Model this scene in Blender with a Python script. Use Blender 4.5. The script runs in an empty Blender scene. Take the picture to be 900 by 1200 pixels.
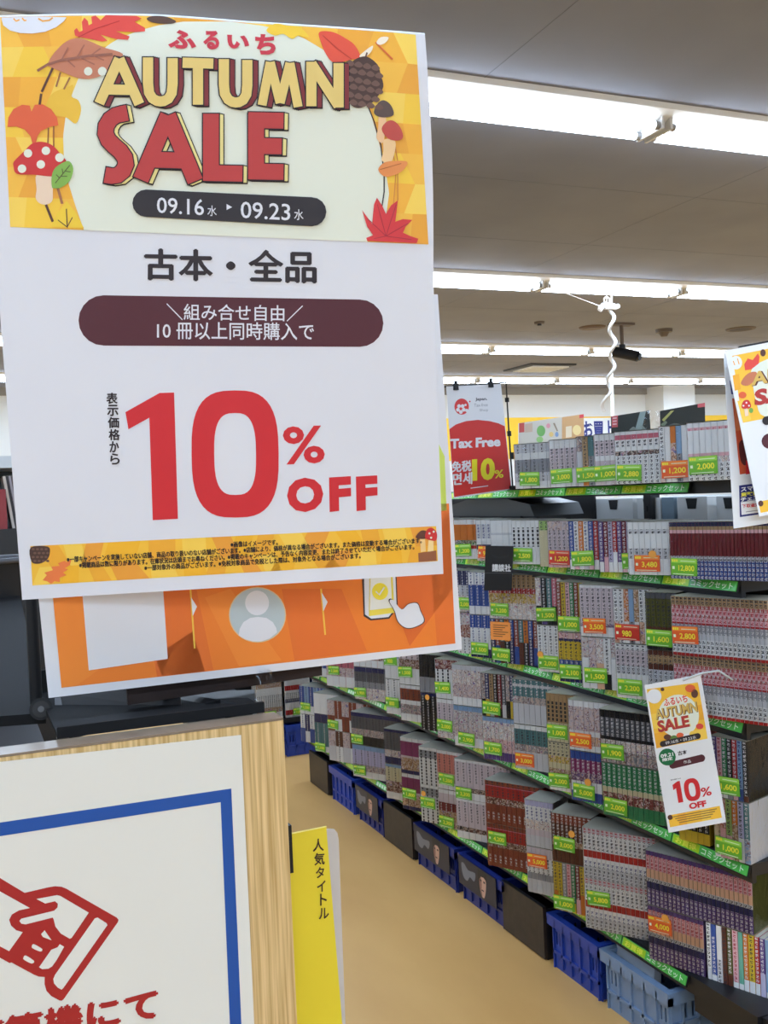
import bpy, math, random, re
from mathutils import Vector, Matrix

random.seed(4)
scn = bpy.context.scene
COL = scn.collection

# ------------------------------------------------------------------ camera
F = 1181.0                                   # focal length in pixels of the 900x1200 frame
AX = Vector((0.91983083, 0.0468471, 0.38950814))     # world x,y,z seen as (right, up, forward)
AY = Vector((-0.38986844, -0.00155947, 0.92086925))
AZ = Vector((-0.04374748, 0.99890085, -0.01682975))
EYE = Vector((0, 0, 1.65))
cam = bpy.data.cameras.new('camera')
cam.sensor_fit = 'VERTICAL'
cam.sensor_height = 24.0
cam.lens = F / 1200.0 * 24.0
cam.clip_start = 0.02
cam_ob = bpy.data.objects.new('camera', cam)
COL.objects.link(cam_ob)
cam_ob.matrix_world = Matrix(((AX.x, AX.y, -AX.z, EYE.x), (AY.x, AY.y, -AY.z, EYE.y),
                              (AZ.x, AZ.y, -AZ.z, EYE.z), (0, 0, 0, 1)))
scn.camera = cam_ob

# ------------------------------------------------------------------ light and exposure
CEIL = EYE.z + 1.52
ROW_P = 250.0
scn.view_settings.view_transform = 'Standard'
scn.view_settings.look = 'None'
scn.view_settings.exposure = 0.0
scn.view_settings.gamma = 1.0
scn.view_settings.use_curve_mapping = False
scn.cycles.use_denoising = True
scn.cycles.transparent_max_bounces = 24
scn.cycles.max_bounces = 8
scn.cycles.sample_clamp_indirect = 4.0
wd = bpy.data.worlds.new('world')
scn.world = wd
wd.use_nodes = True
wd.node_tree.nodes['Background'].inputs[0].default_value = (0.5, 0.5, 0.52, 1)
wd.node_tree.nodes['Background'].inputs[1].default_value = 0.05
ROWS_Y = [-5.48, -2.52, 0.43, 3.40, 6.28, 9.28, 11.87]
SEAM0, PITCH = 1.793 * 1.52, 1.231
ROW_X0, ROW_N = SEAM0 - 9 * PITCH, 20
for y in ROWS_Y:                               # the light of each row of ceiling tubes
    l = bpy.data.lights.new('tube_row_light', 'AREA')
    l.shape = 'RECTANGLE'
    l.size = ROW_N * PITCH
    l.size_y = 0.22
    l.energy = ROW_P
    l.color = (0.504, 0.706, 1.0)
    lo = bpy.data.objects.new('tube_row_light', l)
    COL.objects.link(lo)
    lo.location = (ROW_X0 + ROW_N * PITCH / 2, y, CEIL - 0.125)

# ------------------------------------------------------------------ materials
def lin(c):
    out = []
    for v in c[:3]:
        v = v / 255.0
        out.append(v / 12.92 if v <= 0.04045 else ((v + 0.055) / 1.055) ** 2.4)
    return (*out, 1.0)

_M = {}
def mat(name, rgb, rough=0.5, metal=0.0, spec=0.5, emit=None, coat=0.0):
    key = name
    if key in _M:
        return _M[key]
    m = bpy.data.materials.new(name)
    m.use_nodes = True
    b = m.node_tree.nodes['Principled BSDF']
    b.inputs['Base Color'].default_value = lin(rgb)
    b.inputs['Roughness'].default_value = rough
    b.inputs['Metallic'].default_value = metal
    b.inputs['Specular IOR Level'].default_value = spec
    b.inputs['Coat Weight'].default_value = coat
    if emit:
        b.inputs['Emission Color'].default_value = lin(emit[0])
        b.inputs['Emission Strength'].default_value = emit[1]
    m.diffuse_color = lin(rgb)
    _M[key] = m
    return m

def ink(r, g, b):                              # printed ink on paper
    return mat('ink_%d_%d_%d' % (r, g, b), (r, g, b), 0.45, 0, 0.35)

def nodes_of(m):
    return m.node_tree.nodes, m.node_tree.links

def noisy(name, c1, c2, scale=(1, 1, 1), rough=0.5, ns=5.0, detail=6, bump=0.0, lo=0.35, hi=0.65, spec=0.5, rot=(0, 0, 0)):
    if name in _M:
        return _M[name]
    m = mat(name, c1, rough, 0, spec)
    n, L = nodes_of(m)
    b = n['Principled BSDF']
    tc = n.new('ShaderNodeTexCoord')
    mp = n.new('ShaderNodeMapping')
    mp.inputs['Scale'].default_value = scale
    mp.inputs['Rotation'].default_value = rot
    no = n.new('ShaderNodeTexNoise')
    no.inputs['Scale'].default_value = ns
    no.inputs['Detail'].default_value = detail
    cr = n.new('ShaderNodeValToRGB')
    cr.color_ramp.elements[0].position = lo
    cr.color_ramp.elements[1].position = hi
    cr.color_ramp.elements[0].color = lin(c1)
    cr.color_ramp.elements[1].color = lin(c2)
    L.new(tc.outputs['Object'], mp.inputs[0])
    L.new(mp.outputs[0], no.inputs['Vector'])
    L.new(no.outputs['Fac'], cr.inputs[0])
    L.new(cr.outputs[0], b.inputs['Base Color'])
    if bump:
        bp = n.new('ShaderNodeBump')
        bp.inputs['Strength'].default_value = bump
        bp.inputs['Distance'].default_value = 0.002
        L.new(no.outputs['Fac'], bp.inputs['Height'])
        L.new(bp.outputs[0], b.inputs['Normal'])
    return m

PAL = dict(w=(250, 249, 247), lg=(224, 223, 225), g=(164, 164, 170), dg=(96, 96, 102), k=(34, 32, 36), n=(38, 42, 98),
           b=(58, 88, 165), lb=(150, 182, 215), t=(84, 132, 136), gr=(62, 142, 92), lgn=(172, 204, 122), y=(226, 196, 62),
           cr=(226, 216, 178), o=(226, 132, 48), r=(192, 46, 46), dr=(128, 32, 44), br=(104, 56, 42), rb=(150, 70, 50),
           p=(242, 194, 200), hp=(212, 112, 130), mg=(152, 62, 112), pu=(104, 76, 142), lp=(206, 200, 228), sk=(240, 196, 160),
           tn=(190, 156, 112), ol=(92, 92, 40), sa=(226, 146, 132), mt=(120, 190, 165), pg=(226, 212, 216))

def spine(colour, style):
    """printed spine material; style: '' plain, d/l/r/n title marks in dark/light/red/navy, c squares, a pictures"""
    key = 'spine_%s_%s' % (colour, style or 'plain')
    if key in _M:
        return _M[key]
    base = PAL[colour]
    m = mat(key, base, 0.42, 0, 0.4)
    if not style:
        return m
    n, L = nodes_of(m)
    b = n['Principled BSDF']
    tc = n.new('ShaderNodeTexCoord')
    oi = n.new('ShaderNodeObjectInfo')
    if style == 'a':
        add = n.new('ShaderNodeVectorMath')
        sc = n.new('ShaderNodeMath'); sc.operation = 'MULTIPLY'; sc.inputs[1].default_value = 37.0
        L.new(oi.outputs['Random'], sc.inputs[0])
        L.new(tc.outputs['Object'], add.inputs[0])
        L.new(sc.outputs[0], add.inputs[1])
        no = n.new('ShaderNodeTexNoise')
        no.inputs['Scale'].default_value = 62.0
        no.inputs['Detail'].default_value = 1.5
        L.new(add.outputs[0], no.inputs['Vector'])
        cr = n.new('ShaderNodeValToRGB')
        e = cr.color_ramp.elements
        e[0].position = 0.0; e[0].color = lin((78, 64, 70))
        e[1].position = 0.36; e[1].color = lin(base)
        for pos, c in ((0.45, (226, 200, 182)), (0.50, base), (0.55, (150, 96, 84)), (0.58, base), (0.63, (232, 230, 228)), (0.68, (206, 132, 140)), (0.73, (120, 140, 186))):
            x = e.new(pos); x.color = lin(c)
        L.new(no.outputs['Fac'], cr.inputs[0])
        L.new(cr.outputs[0], b.inputs['Base Color'])
        return m
    inkc = {'d': (62, 58, 66), 'l': (232, 230, 230), 'r': (196, 70, 84), 'n': (62, 68, 130), 'c': (52, 50, 54)}[style]
    sep = n.new('ShaderNodeSeparateXYZ')
    L.new(tc.outputs['Object'], sep.inputs[0])
    ab = n.new('ShaderNodeMath'); ab.operation = 'ABSOLUTE'
    L.new(sep.outputs['X'], ab.inputs[0])
    ins = n.new('ShaderNodeMath'); ins.operation = 'LESS_THAN'; ins.inputs[1].default_value = 0.0038
    L.new(ab.outputs[0], ins.inputs[0])
    fr = n.new('ShaderNodeMath'); fr.operation = 'MULTIPLY'; fr.inputs[1].default_value = 1 / (0.0115 if style != 'c' else 0.0135)
    L.new(sep.outputs['Z'], fr.inputs[0])
    fr2 = n.new('ShaderNodeMath'); fr2.operation = 'FRACT'
    L.new(fr.outputs[0], fr2.inputs[0])
    row = n.new('ShaderNodeMath'); row.operation = 'LESS_THAN'; row.inputs[1].default_value = 0.72
    L.new(fr2.outputs[0], row.inputs[0])
    mul = n.new('ShaderNodeMath'); mul.operation = 'MULTIPLY'
    L.new(ins.outputs[0], mul.inputs[0])
    L.new(row.outputs[0], mul.inputs[1])
    last = mul
    if style != 'c':
        no = n.new('ShaderNodeTexNoise')
        no.inputs['Scale'].default_value = 330.0
        no.inputs['Detail'].default_value = 0.0
        L.new(tc.outputs['Object'], no.inputs['Vector'])
        th = n.new('ShaderNodeMath'); th.operation = 'GREATER_THAN'; th.inputs[1].default_value = 0.47
        L.new(no.outputs['Fac'], th.inputs[0])
        last = n.new('ShaderNodeMath'); last.operation = 'MULTIPLY'
        L.new(mul.outputs[0], last.inputs[0])
        L.new(th.outputs[0], last.inputs[1])
    mx = n.new('ShaderNodeMix'); mx.data_type = 'RGBA'
    L.new(last.outputs[0], mx.inputs['Factor'])
    mx.inputs[6].default_value = lin(base)
    mx.inputs[7].default_value = lin(inkc)
    L.new(mx.outputs[2], b.inputs['Base Color'])
    return m

def film_material():
    m = bpy.data.materials.new('shrink_film')
    m.use_nodes = True
    n, L = nodes_of(m)
    n.remove(n['Principled BSDF'])
    out = n['Material Output']
    tr = n.new('ShaderNodeBsdfTransparent'); tr.inputs[0].default_value = (0.985, 0.985, 0.985, 1)
    gl = n.new('ShaderNodeBsdfGlossy'); gl.inputs['Roughness'].default_value = 0.16
    mix = n.new('ShaderNodeMixShader')
    fr = n.new('ShaderNodeFresnel'); fr.inputs[0].default_value = 1.38
    tc = n.new('ShaderNodeTexCoord')
    mp = n.new('ShaderNodeMapping'); mp.inputs['Scale'].default_value = (1.0, 1.0, 0.55)
    no = n.new('ShaderNodeTexNoise'); no.inputs['Scale'].default_value = 26.0; no.inputs['Detail'].default_value = 2.0
    no.inputs['Distortion'].default_value = 1.2
    bp = n.new('ShaderNodeBump'); bp.inputs['Strength'].default_value = 0.55; bp.inputs['Distance'].default_value = 0.012
    L.new(tc.outputs['Object'], mp.inputs[0]); L.new(mp.outputs[0], no.inputs['Vector'])
    L.new(no.outputs['Fac'], bp.inputs['Height'])
    L.new(bp.outputs[0], gl.inputs['Normal']); L.new(bp.outputs[0], fr.inputs['Normal'])
    L.new(fr.outputs[0], mix.inputs[0])
    L.new(tr.outputs[0], mix.inputs[1]); L.new(gl.outputs[0], mix.inputs[2])
    L.new(mix.outputs[0], out.inputs[0])
    return m
FILM = film_material()
FILM_TOP = mat('milky_film_top', (168, 164, 150), 0.4, 0, 0.4)
MATTE = mat('matte_black_plastic', (36, 36, 37), 0.7, 0, 0.03)

BLACK = mat('black_steel', (26, 25, 27), 0.45)
BLACKP = mat('black_plastic', (25, 25, 27), 0.5, 0, .3)
WHITE = mat('white_paper', (232, 232, 236), 0.5, 0, 0.3)
PAGES = mat('book_pages', (206, 198, 180), 0.8)
DARKBROWN = noisy('dark_brown_board', (46, 38, 33), (58, 48, 41), (1, 1, 1), 0.45, 30)
GREEN = mat('green_label', (88, 190, 84), 0.2, 0, 0.6)
GREEN2 = mat('light_green_label', (128, 206, 112), 0.22, 0, 0.6)
TAGG = mat('green_price_tag', (104, 172, 46), 0.35)
TAGO = mat('orange_price_tag', (222, 92, 40), 0.35)
TAGR = mat('red_price_tag', (196, 52, 40), 0.35)
YEL = mat('yellow_print', (232, 226, 60), 0.4)

# ------------------------------------------------------------------ geometry helpers
_T = {}
def text_geo(s, bold=0.0):
    key = (s, bold)
    if key not in _T:
        c = bpy.data.curves.new('lettering', 'FONT')
        c.body = s
        c.offset = bold
        c.resolution_u = 3
        o = bpy.data.objects.new('lettering', c)
        me = bpy.data.meshes.new_from_object(o)
        vs = [(v.co.x, v.co.y) for v in me.vertices]
        fs = [tuple(p.vertices) for p in me.polygons]
        bpy.data.objects.remove(o); bpy.data.curves.remove(c); bpy.data.meshes.remove(me)
        x0 = min(v[0] for v in vs); x1 = max(v[0] for v in vs)
        y0 = min(v[1] for v in vs); y1 = max(v[1] for v in vs)
        vs = [((v[0] - x0) / (x1 - x0), (v[1] - y0) / (y1 - y0)) for v in vs]
        _T[key] = (vs, fs, (x1 - x0) / (y1 - y0))
    return _T[key]

class MB:
    """collects faces and links them as one mesh object"""
    def __init__(self):
        self.v, self.f, self.fm, self.mats, self.smooth = [], [], [], [], []
    def mi(self, m):
        if m not in self.mats:
            self.mats.append(m)
        return self.mats.index(m)
    def add(self, vs, fs, m, smooth=False):
        o = len(self.v)
        self.v += [tuple(p) for p in vs]
        k = self.mi(m)
        for f in fs:
            self.f.append(tuple(i + o for i in f)); self.fm.append(k); self.smooth.append(smooth)
    def face(self, pts, m):
        self.add(pts, [tuple(range(len(pts)))], m)
    def box(self, lo, hi, m, xf=None, bevel=0.0):
        x0, y0, z0 = lo; x1, y1, z1 = hi
        vs = [(x0, y0, z0), (x1, y0, z0), (x1, y1, z0), (x0, y1, z0), (x0, y0, z1), (x1, y0, z1), (x1, y1, z1), (x0, y1, z1)]
        if xf is not None:
            vs = [tuple(xf @ Vector(p)) for p in vs]
        self.add(vs, [(0, 3, 2, 1), (4, 5, 6, 7), (0, 1, 5, 4), (1, 2, 6, 5), (2, 3, 7, 6), (3, 0, 4, 7)], m)
    def cyl(self, a, b, r, m, n=12, r2=None, caps=True):
        a = Vector(a); b = Vector(b); d = (b - a).normalized()
        u = d.orthogonal().normalized(); w = d.cross(u)
        r2 = r if r2 is None else r2
        vs = []
        for p, rr in ((a, r), (b, r2)):
            for i in range(n):
                t = 2 * math.pi * i / n
                vs.append(p + u * (rr * math.cos(t)) + w * (rr * math.sin(t)))
        self.add(vs, [(i, (i + 1) % n, n + (i + 1) % n, n + i) for i in range(n)], m, True)
        if caps:
            self.add(vs, [tuple(range(n - 1, -1, -1)), tuple(range(n, 2 * n))], m)
    def tube(self, pts, r, m, n=8):
        pts = [Vector(p) for p in pts]
        vs = []
        u = None
        for i, p in enumerate(pts):
            d = (pts[min(i + 1, len(pts) - 1)] - pts[max(i - 1, 0)]).normalized()
            if u is None:
                u = d.orthogonal().normalized()
            else:
                u = (u - d * u.dot(d)).normalized()
            w = d.cross(u)
            for k in range(n):
                t = 2 * math.pi * k / n
                vs.append(p + u * (r * math.cos(t)) + w * (r * math.sin(t)))
        fs = []
        for i in range(len(pts) - 1):
            for k in range(n):
                fs.append((i * n + k, i * n + (k + 1) % n, (i + 1) * n + (k + 1) % n, (i + 1) * n + k))
        self.add(vs, fs, m, True)
        self.add(vs, [tuple(range(n - 1, -1, -1)), tuple(range((len(pts) - 1) * n, len(pts) * n))], m)
    def prism(self, poly, z0, z1, m, xf=None):
        n = len(poly)
        vs = [(p[0], p[1], z0) for p in poly] + [(p[0], p[1], z1) for p in poly]
        if xf is not None:
            vs = [tuple(xf @ Vector(p)) for p in vs]
        self.add(vs, [tuple(range(n - 1, -1, -1)), tuple(range(n, 2 * n))] + [(i, (i + 1) % n, n + (i + 1) % n, n + i) for i in range(n)], m)
    def text(self, s, o, U, V, m, bold=0.0):
        """lettering filling the rectangle at o spanned by U and V"""
        vs, fs, _ = text_geo(s, bold)
        o = Vector(o); U = Vector(U); V = Vector(V)
        self.add([o + U * a + V * b for a, b in vs], fs, m)
    def mesh(self, name):
        me = bpy.data.meshes.new(name)
        me.from_pydata(self.v, [], self.f)
        for m in self.mats:
            me.materials.append(m)
        me.polygons.foreach_set('material_index', self.fm)
        me.polygons.foreach_set('use_smooth', self.smooth)
        me.update()
        return me
    def build(self, name, parent=None, matrix=None):
        ob = bpy.data.objects.new(name, self.mesh(name))
        COL.objects.link(ob)
        if parent is not None:
            ob.parent = parent
        if matrix is not None:
            ob.matrix_local = matrix
        return ob

def tag(o, label=None, cat=None, group=None, kind=None):
    if label: o['label'] = label
    if cat: o['category'] = cat
    if group: o['group'] = group
    if kind: o['kind'] = kind
    return o

def thing(name, loc=(0, 0, 0), rz=0.0, label=None, cat=None, group=None, matrix=None):
    o = bpy.data.objects.new(name, None)
    o.empty_display_size = 0.05
    COL.objects.link(o)
    o.matrix_world = matrix if matrix is not None else Matrix.Translation(loc) @ Matrix.Rotation(rz, 4, 'Z')
    return tag(o, label, cat, group)

def put(me, name, parent, loc=(0, 0, 0)):
    o = bpy.data.objects.new(name, me)
    COL.objects.link(o)
    o.parent = parent
    o.location = loc
    return o

# ------------------------------------------------------------------ measuring: where a line of sight meets a plane of the place
def ray(px, py):
    a, b = px - 450.0, 600.0 - py
    return Vector((AX.x * a + AX.y * b + AX.z * F, AY.x * a + AY.y * b + AY.z * F, AZ.x * a + AZ.y * b + AZ.z * F))
def at_depth(px, py, d):
    return EYE + ray(px, py) * (d / F)
def at_z(px, py, z):
    r = ray(px, py)
    return EYE + r * ((z - EYE.z) / r.z)
def at_x(px, py, x):
    r = ray(px, py)
    return EYE + r * (x / r.x)
def at_y(px, py, y):
    r = ray(px, py)
    return EYE + r * (y / r.y)
def y_on(px, x, z):
    """the y of a point on the line (x, *, z) seen in image column px"""
    k = (px - 450.0) / F
    R = Vector((AX.x, AY.x, AZ.x)); Fw = Vector((AX.z, AY.z, AZ.z))
    A = R - Fw * k
    return -(A.x * x + A.z * (z - EYE.z)) / A.y

def sm(pts, n=5):
    """closed smooth outline through the points"""
    out = []
    m = len(pts)
    for i in range(m):
        p0, p1, p2, p3 = pts[i - 1], pts[i], pts[(i + 1) % m], pts[(i + 2) % m]
        for k in range(n):
            t = k / n
            out.append(tuple(0.5 * (2 * p1[j] + (p2[j] - p0[j]) * t + (2 * p0[j] - 5 * p1[j] + 4 * p2[j] - p3[j]) * t * t
                                    + (3 * p1[j] - p0[j] - 3 * p2[j] + p3[j]) * t ** 3) for j in (0, 1)))
    return out
def circ(x, y, r, ry=None, n=20):
    ry = ry or r
    return [(x + r * math.cos(2 * math.pi * i / n), y + ry * math.sin(2 * math.pi * i / n)) for i in range(n)]
def lerp(a, b, t):
    return tuple(a[j] + (b[j] - a[j]) * t for j in range(len(a)))

class Sheet:
    """a printed sheet: local x right, y up, z towards the reader"""
    EPS = 0.0001
    def __init__(self, o, U, V, bend=None):
        self.o = Vector(o)
        self.U = Vector(U).normalized()
        V = Vector(V)
        self.V = (V - self.U * V.dot(self.U)).normalized()
        self.N = self.U.cross(self.V)
        self.bend = bend
        self.mb = MB()
    def uv(self, px, py):
        r = ray(px, py)
        d = 0.0
        for _ in range(5 if self.bend else 1):
            o = self.o + self.N * d
            t = (o - EYE).dot(self.N) / r.dot(self.N)
            p = EYE + r * t - o
            u, v = p.dot(self.U), p.dot(self.V)
            if self.bend:
                d = self.bend(u, v)
        return u, v, d
    def pt(self, p, layer=0):
        u, v, d = self.uv(*p)
        return (u, v, d + layer * self.EPS)
    def poly(self, pts, m, layer=1):
        self.mb.face([self.pt(p, layer) for p in pts][::-1], m)
    def quadgrid(self, q, m, layer=0, nx=8, ny=8, m2=None):
        TL, TR, BR, BL = q
        vs = []
        for j in range(ny + 1):
            for i in range(nx + 1):
                a = lerp(TL, TR, i / nx); b = lerp(BL, BR, i / nx)
                vs.append(self.pt(lerp(a, b, j / ny), layer))
        fs = [(j * (nx + 1) + i, (j + 1) * (nx + 1) + i, (j + 1) * (nx + 1) + i + 1, j * (nx + 1) + i + 1)
              for j in range(ny) for i in range(nx)]
        self.mb.add(vs, fs, m, True)
    def back(self, q, m, thick, nx=8, ny=8):
        """the reverse side and the cut edge of the sheet"""
        TL, TR, BR, BL = q
        self.quadgrid((TL, TR, BR, BL), m, -thick / self.EPS, nx, ny)
        ring = [lerp(TL, TR, i / nx) for i in range(nx)] + [lerp(TR, BR, i / ny) for i in range(ny)] + \
               [lerp(BR, BL, i / nx) for i in range(nx)] + [lerp(BL, TL, i / ny) for i in range(ny)]
        a = [self.pt(p, 0) for p in ring]; b = [self.pt(p, -thick / self.EPS) for p in ring]
        n = len(ring)
        self.mb.add(a + b, [(i, (i + 1) % n, n + (i + 1) % n, n + i) for i in range(n)], m)
    def fat(self, s, q, m, layer, f):
        """heavy lettering: the same word struck five times a little apart"""
        for k, (dx, dy) in enumerate(((0, 0), (f, 0), (-f, 0), (0, f * .8), (0, -f * .8))):
            self.text(s, q, m, layer + k * .22, 0.0, dx, dy)
    def text(self, s, q, m, layer=2, bold=0.0, dx=0, dy=0):
        TL, TR, BR, BL = [(p[0] + dx, p[1] + dy) for p in q]
        vs, fs, _ = text_geo(s, bold)
        out = []
        for a, b in vs:
            out.append(self.pt(lerp(lerp(BL, BR, a), lerp(TL, TR, a), b), layer))
        self.mb.add(out, fs, m)
    def rtext(self, s, x0, y0, x1, y1, m, layer=2, bold=0.0, slope=0.0):
        d = slope * (x1 - x0)
        self.text(s, ((x0, y0), (x1, y0 + d), (x1, y1 + d), (x0, y1)), m, layer, bold)
    def pill(self, q, m, layer=1, n=8):
        TL, TR, BR, BL = q
        cl = lerp(TL, BL, .5); cr_ = lerp(TR, BR, .5)
        rl = math.dist(TL, BL) / 2; rr = math.dist(TR, BR) / 2
        pts = []
        for i in range(n + 1):
            t = math.pi / 2 + math.pi * i / n
            pts.append((cl[0] + rl + rl * math.cos(t), cl[1] - rl * math.sin(t)))
        for i in range(n + 1):
            t = -math.pi / 2 + math.pi * i / n
            pts.append((cr_[0] - rr + rr * math.cos(t), cr_[1] - rr * math.sin(t)))
        self.poly(pts[::-1], m, layer)
    def stroke(self, pts, w, m, layer=2):
        L, R = [], []
        for i, p in enumerate(pts):
            a = pts[max(i - 1, 0)]; b = pts[min(i + 1, len(pts) - 1)]
            dx, dy = b[0] - a[0], b[1] - a[1]
            k = math.hypot(dx, dy) or 1
            L.append((p[0] - dy / k * w / 2, p[1] + dx / k * w / 2)); R.append((p[0] + dy / k * w / 2, p[1] - dx / k * w / 2))
        for i in range(len(pts) - 1):
            self.poly([R[i], R[i + 1], L[i + 1], L[i]], m, layer)
    def matrix(self):
        return Matrix(((self.U.x, self.V.x, self.N.x, self.o.x), (self.U.y, self.V.y, self.N.y, self.o.y),
                       (self.U.z, self.V.z, self.N.z, self.o.z), (0, 0, 0, 1)))
    def build(self, name, label=None, cat=None, group=None, parent=None):
        if parent is not None:
            ob = self.mb.build(name, parent)
            ob.matrix_local = parent.matrix_world.inverted() @ self.matrix()
            return ob
        ob = self.mb.build(name)
        ob.matrix_world = self.matrix()
        return tag(ob, label, cat, group)

# ================================================================== the room
RX0, RX1, RY0, RY1 = -7.5, 15.0, -7.0, 13.2
FLOOR = noisy('vinyl_floor', (218, 166, 98), (230, 180, 110), (1.0, 0.35, 1), 0.42, 3.5, 7, 0.02, 0.3, 0.7, 0.35)
CEILM = noisy('ceiling_board', (134, 137, 150), (143, 146, 159), (1, 1, 1), 0.85, 2.0, 3, 0, 0.3, 0.7, 0.2)
WALLM = mat('wall_paint', (226, 226, 222), 0.7, 0, 0.3)
YBAND = mat('yellow_wall_band', (250, 200, 40), 0.5)
def struct(mb, name):
    o = mb.build(name)
    o['kind'] = 'structure'
    return o
m = MB(); m.box((RX0, RY0, -0.1), (RX1, RY1, 0.0), FLOOR); struct(m, 'floor')
m = MB(); m.box((RX0, RY0, CEIL), (RX1, RY1, CEIL + 0.1), CEILM)
SEAM = mat('ceiling_joint', (122, 124, 134), .9, 0, .1)
for k in range(-1, 13):
    m.box((RX0, k * 1.03 + .2, CEIL - .0008), (RX1, k * 1.03 + .203, CEIL), SEAM)
for k in range(-3, 8):
    m.box((k * 1.86, RY0, CEIL - .0008), (k * 1.86 + .003, RY1, CEIL), SEAM)
struct(m, 'ceiling')
m = MB(); m.box((RX0, RY1, -0.1), (RX1, RY1 + 0.1, CEIL + 0.1), WALLM)
struct(m, 'wall_back')
m = MB(); m.box((RX0, RY0 - 0.1, -0.1), (RX1, RY0, CEIL + 0.1), WALLM); struct(m, 'wall_front')
m = MB(); m.box((RX0 - 0.1, RY0, -0.1), (RX0, RY1, CEIL + 0.1), WALLM); struct(m, 'wall_left')
m = MB(); m.box((RX1, RY0, -0.1), (RX1 + 0.1, RY1, CEIL + 0.1), WALLM); struct(m, 'wall_right')
# the pillar standing out of the back wall, and the yellow band with its lettering
pxl = at_y(778, 480, RY1 - 0.45).x; pxr = at_y(815, 480, RY1 - 0.45).x
m = MB(); m.box((pxl, RY1 - 0.45, 0), (pxr, RY1, CEIL), WALLM); struct(m, 'pillar')
zb1 = at_y(640, 489, RY1).z; zb0 = zb1 - 0.62
m = MB()
m.box((3.0, RY1 - 0.012, zb0), (RX1, RY1 - 0.001, zb1), YBAND)
NAVYP = mat('navy_lettering', (44, 52, 128), 0.5)
a = at_y(683, 488, RY1 - .02); b = at_y(720, 488, RY1 - .02)
wpan = mat('white_panel', (240, 240, 236), 0.5)
m.box((a.x - .06, RY1 - 0.016, zb1 - 0.40), (b.x + 0.5, RY1 - 0.012, zb1 - 0.02), wpan)
m.text('お買上げ', (a.x, RY1 - 0.0175, zb1 - 0.34), ((b.x - a.x) * 1.33, 0, 0), (0, 0, 0.28), NAVYP, 0.035)
struct(m, 'trim_1')
m = MB(); m.box((-7.5, RY1 - 0.05, CEIL - 0.10), (RX1, RY1, CEIL), mat('cornice_grey', (150, 146, 140), 0.7)); struct(m, 'trim_2')

# ------------------------------------------------------------------ ceiling lights
TUBE = mat('lit_tube', (255, 255, 255), 0.4, emit=((222, 238, 255), 16.0))
FIXW = mat('white_enamel', (236, 236, 234), 0.35)
ENDG = mat('tube_end_cap', (150, 150, 152), 0.4, 0.5)
L_ = PITCH - 0.03
hb = MB()
hb.prism([(-0.13, 0), (-0.125, -0.022), (-0.05, -0.05), (0.05, -0.05), (0.125, -0.022), (0.13, 0)], 0, L_ + 0.03, FIXW,
         Matrix(((0, 0, 1, -L_ / 2 - 0.015), (1, 0, 0, 0), (0, 1, 0, 0), (0, 0, 0, 1))))
HOUS = hb.mesh('housing')
tb = MB(); tb.cyl((-L_ / 2 + 0.035, 0, 0), (L_ / 2 - 0.035, 0, 0), 0.0165, TUBE, 10)
for s in (-1, 1):
    tb.cyl((s * (L_ / 2 - 0.035), 0, 0), (s * (L_ / 2 - 0.012), 0, 0), 0.0165, ENDG, 10)
TUBEM = tb.mesh('tube')
sb = MB()
sb.box((-0.006, -0.085, -0.085), (0.006, 0.085, -0.02), mat('socket_white', (222, 222, 222), .4))
SOCK = sb.mesh('socket')
RN = {3: 'nearest', 4: 'second', 5: 'third', 6: 'fourth'}
ON = ['first', 'second', 'third', 'fourth', 'fifth', 'sixth', 'seventh', 'eighth', 'ninth', 'tenth', 'eleventh', 'twelfth', 'thirteenth',
      'fourteenth', 'fifteenth', 'sixteenth', 'seventeenth', 'eighteenth', 'nineteenth', 'twentieth']
for r, y in enumerate(ROWS_Y):
    seen = 0
    for k in range(ROW_N):
        xc = ROW_X0 + (k + 0.5) * PITCH
        # shown by the photograph?
        vis = False
        for s in (-0.5, -0.25, 0, 0.25, 0.5):
            p = Vector((xc + s * PITCH, y, CEIL - 0.06)) - EYE
            q = (AX * 0 + Vector((AX.x * p.x + AY.x * p.y + AZ.x * p.z, AX.y * p.x + AY.y * p.y + AZ.y * p.z, AX.z * p.x + AY.z * p.y + AZ.z * p.z)))
            if q.z > 0.3:
                u = 450 + F * q.x / q.z; v = 600 - F * q.y / q.z
                if -60 < v < 1200 and (508 < u < 900 or -5 < u < 12):
                    vis = True
        if vis:
            seen += 1
            lab = 'white twin-tube ceiling light, %s seen from the posters in the %s lit row' % (ON[seen - 1], RN.get(r, 'nearest'))
        elif r not in (3, 4, 5, 6):
            if abs(xc) > 6: continue
            lab = 'white twin-tube ceiling light above the aisle behind the viewer'
        else:
            if xc < -1.5 or xc > 9: continue
            lab = 'white twin-tube ceiling light hidden or out of view in a lit row'
        t = thing('fluorescent_light', (xc, y, CEIL), 0, lab, 'ceiling light', 'fluorescent ceiling lights')
        put(HOUS, 'housing', t)
        for s in (-1, 1):
            put(SOCK, 'socket', t, (s * (L_ / 2 - 0.006), 0, 0))
        for s in (-1, 1):
            put(TUBEM, 'tube', t, (0, s * 0.062, -0.068))

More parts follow.
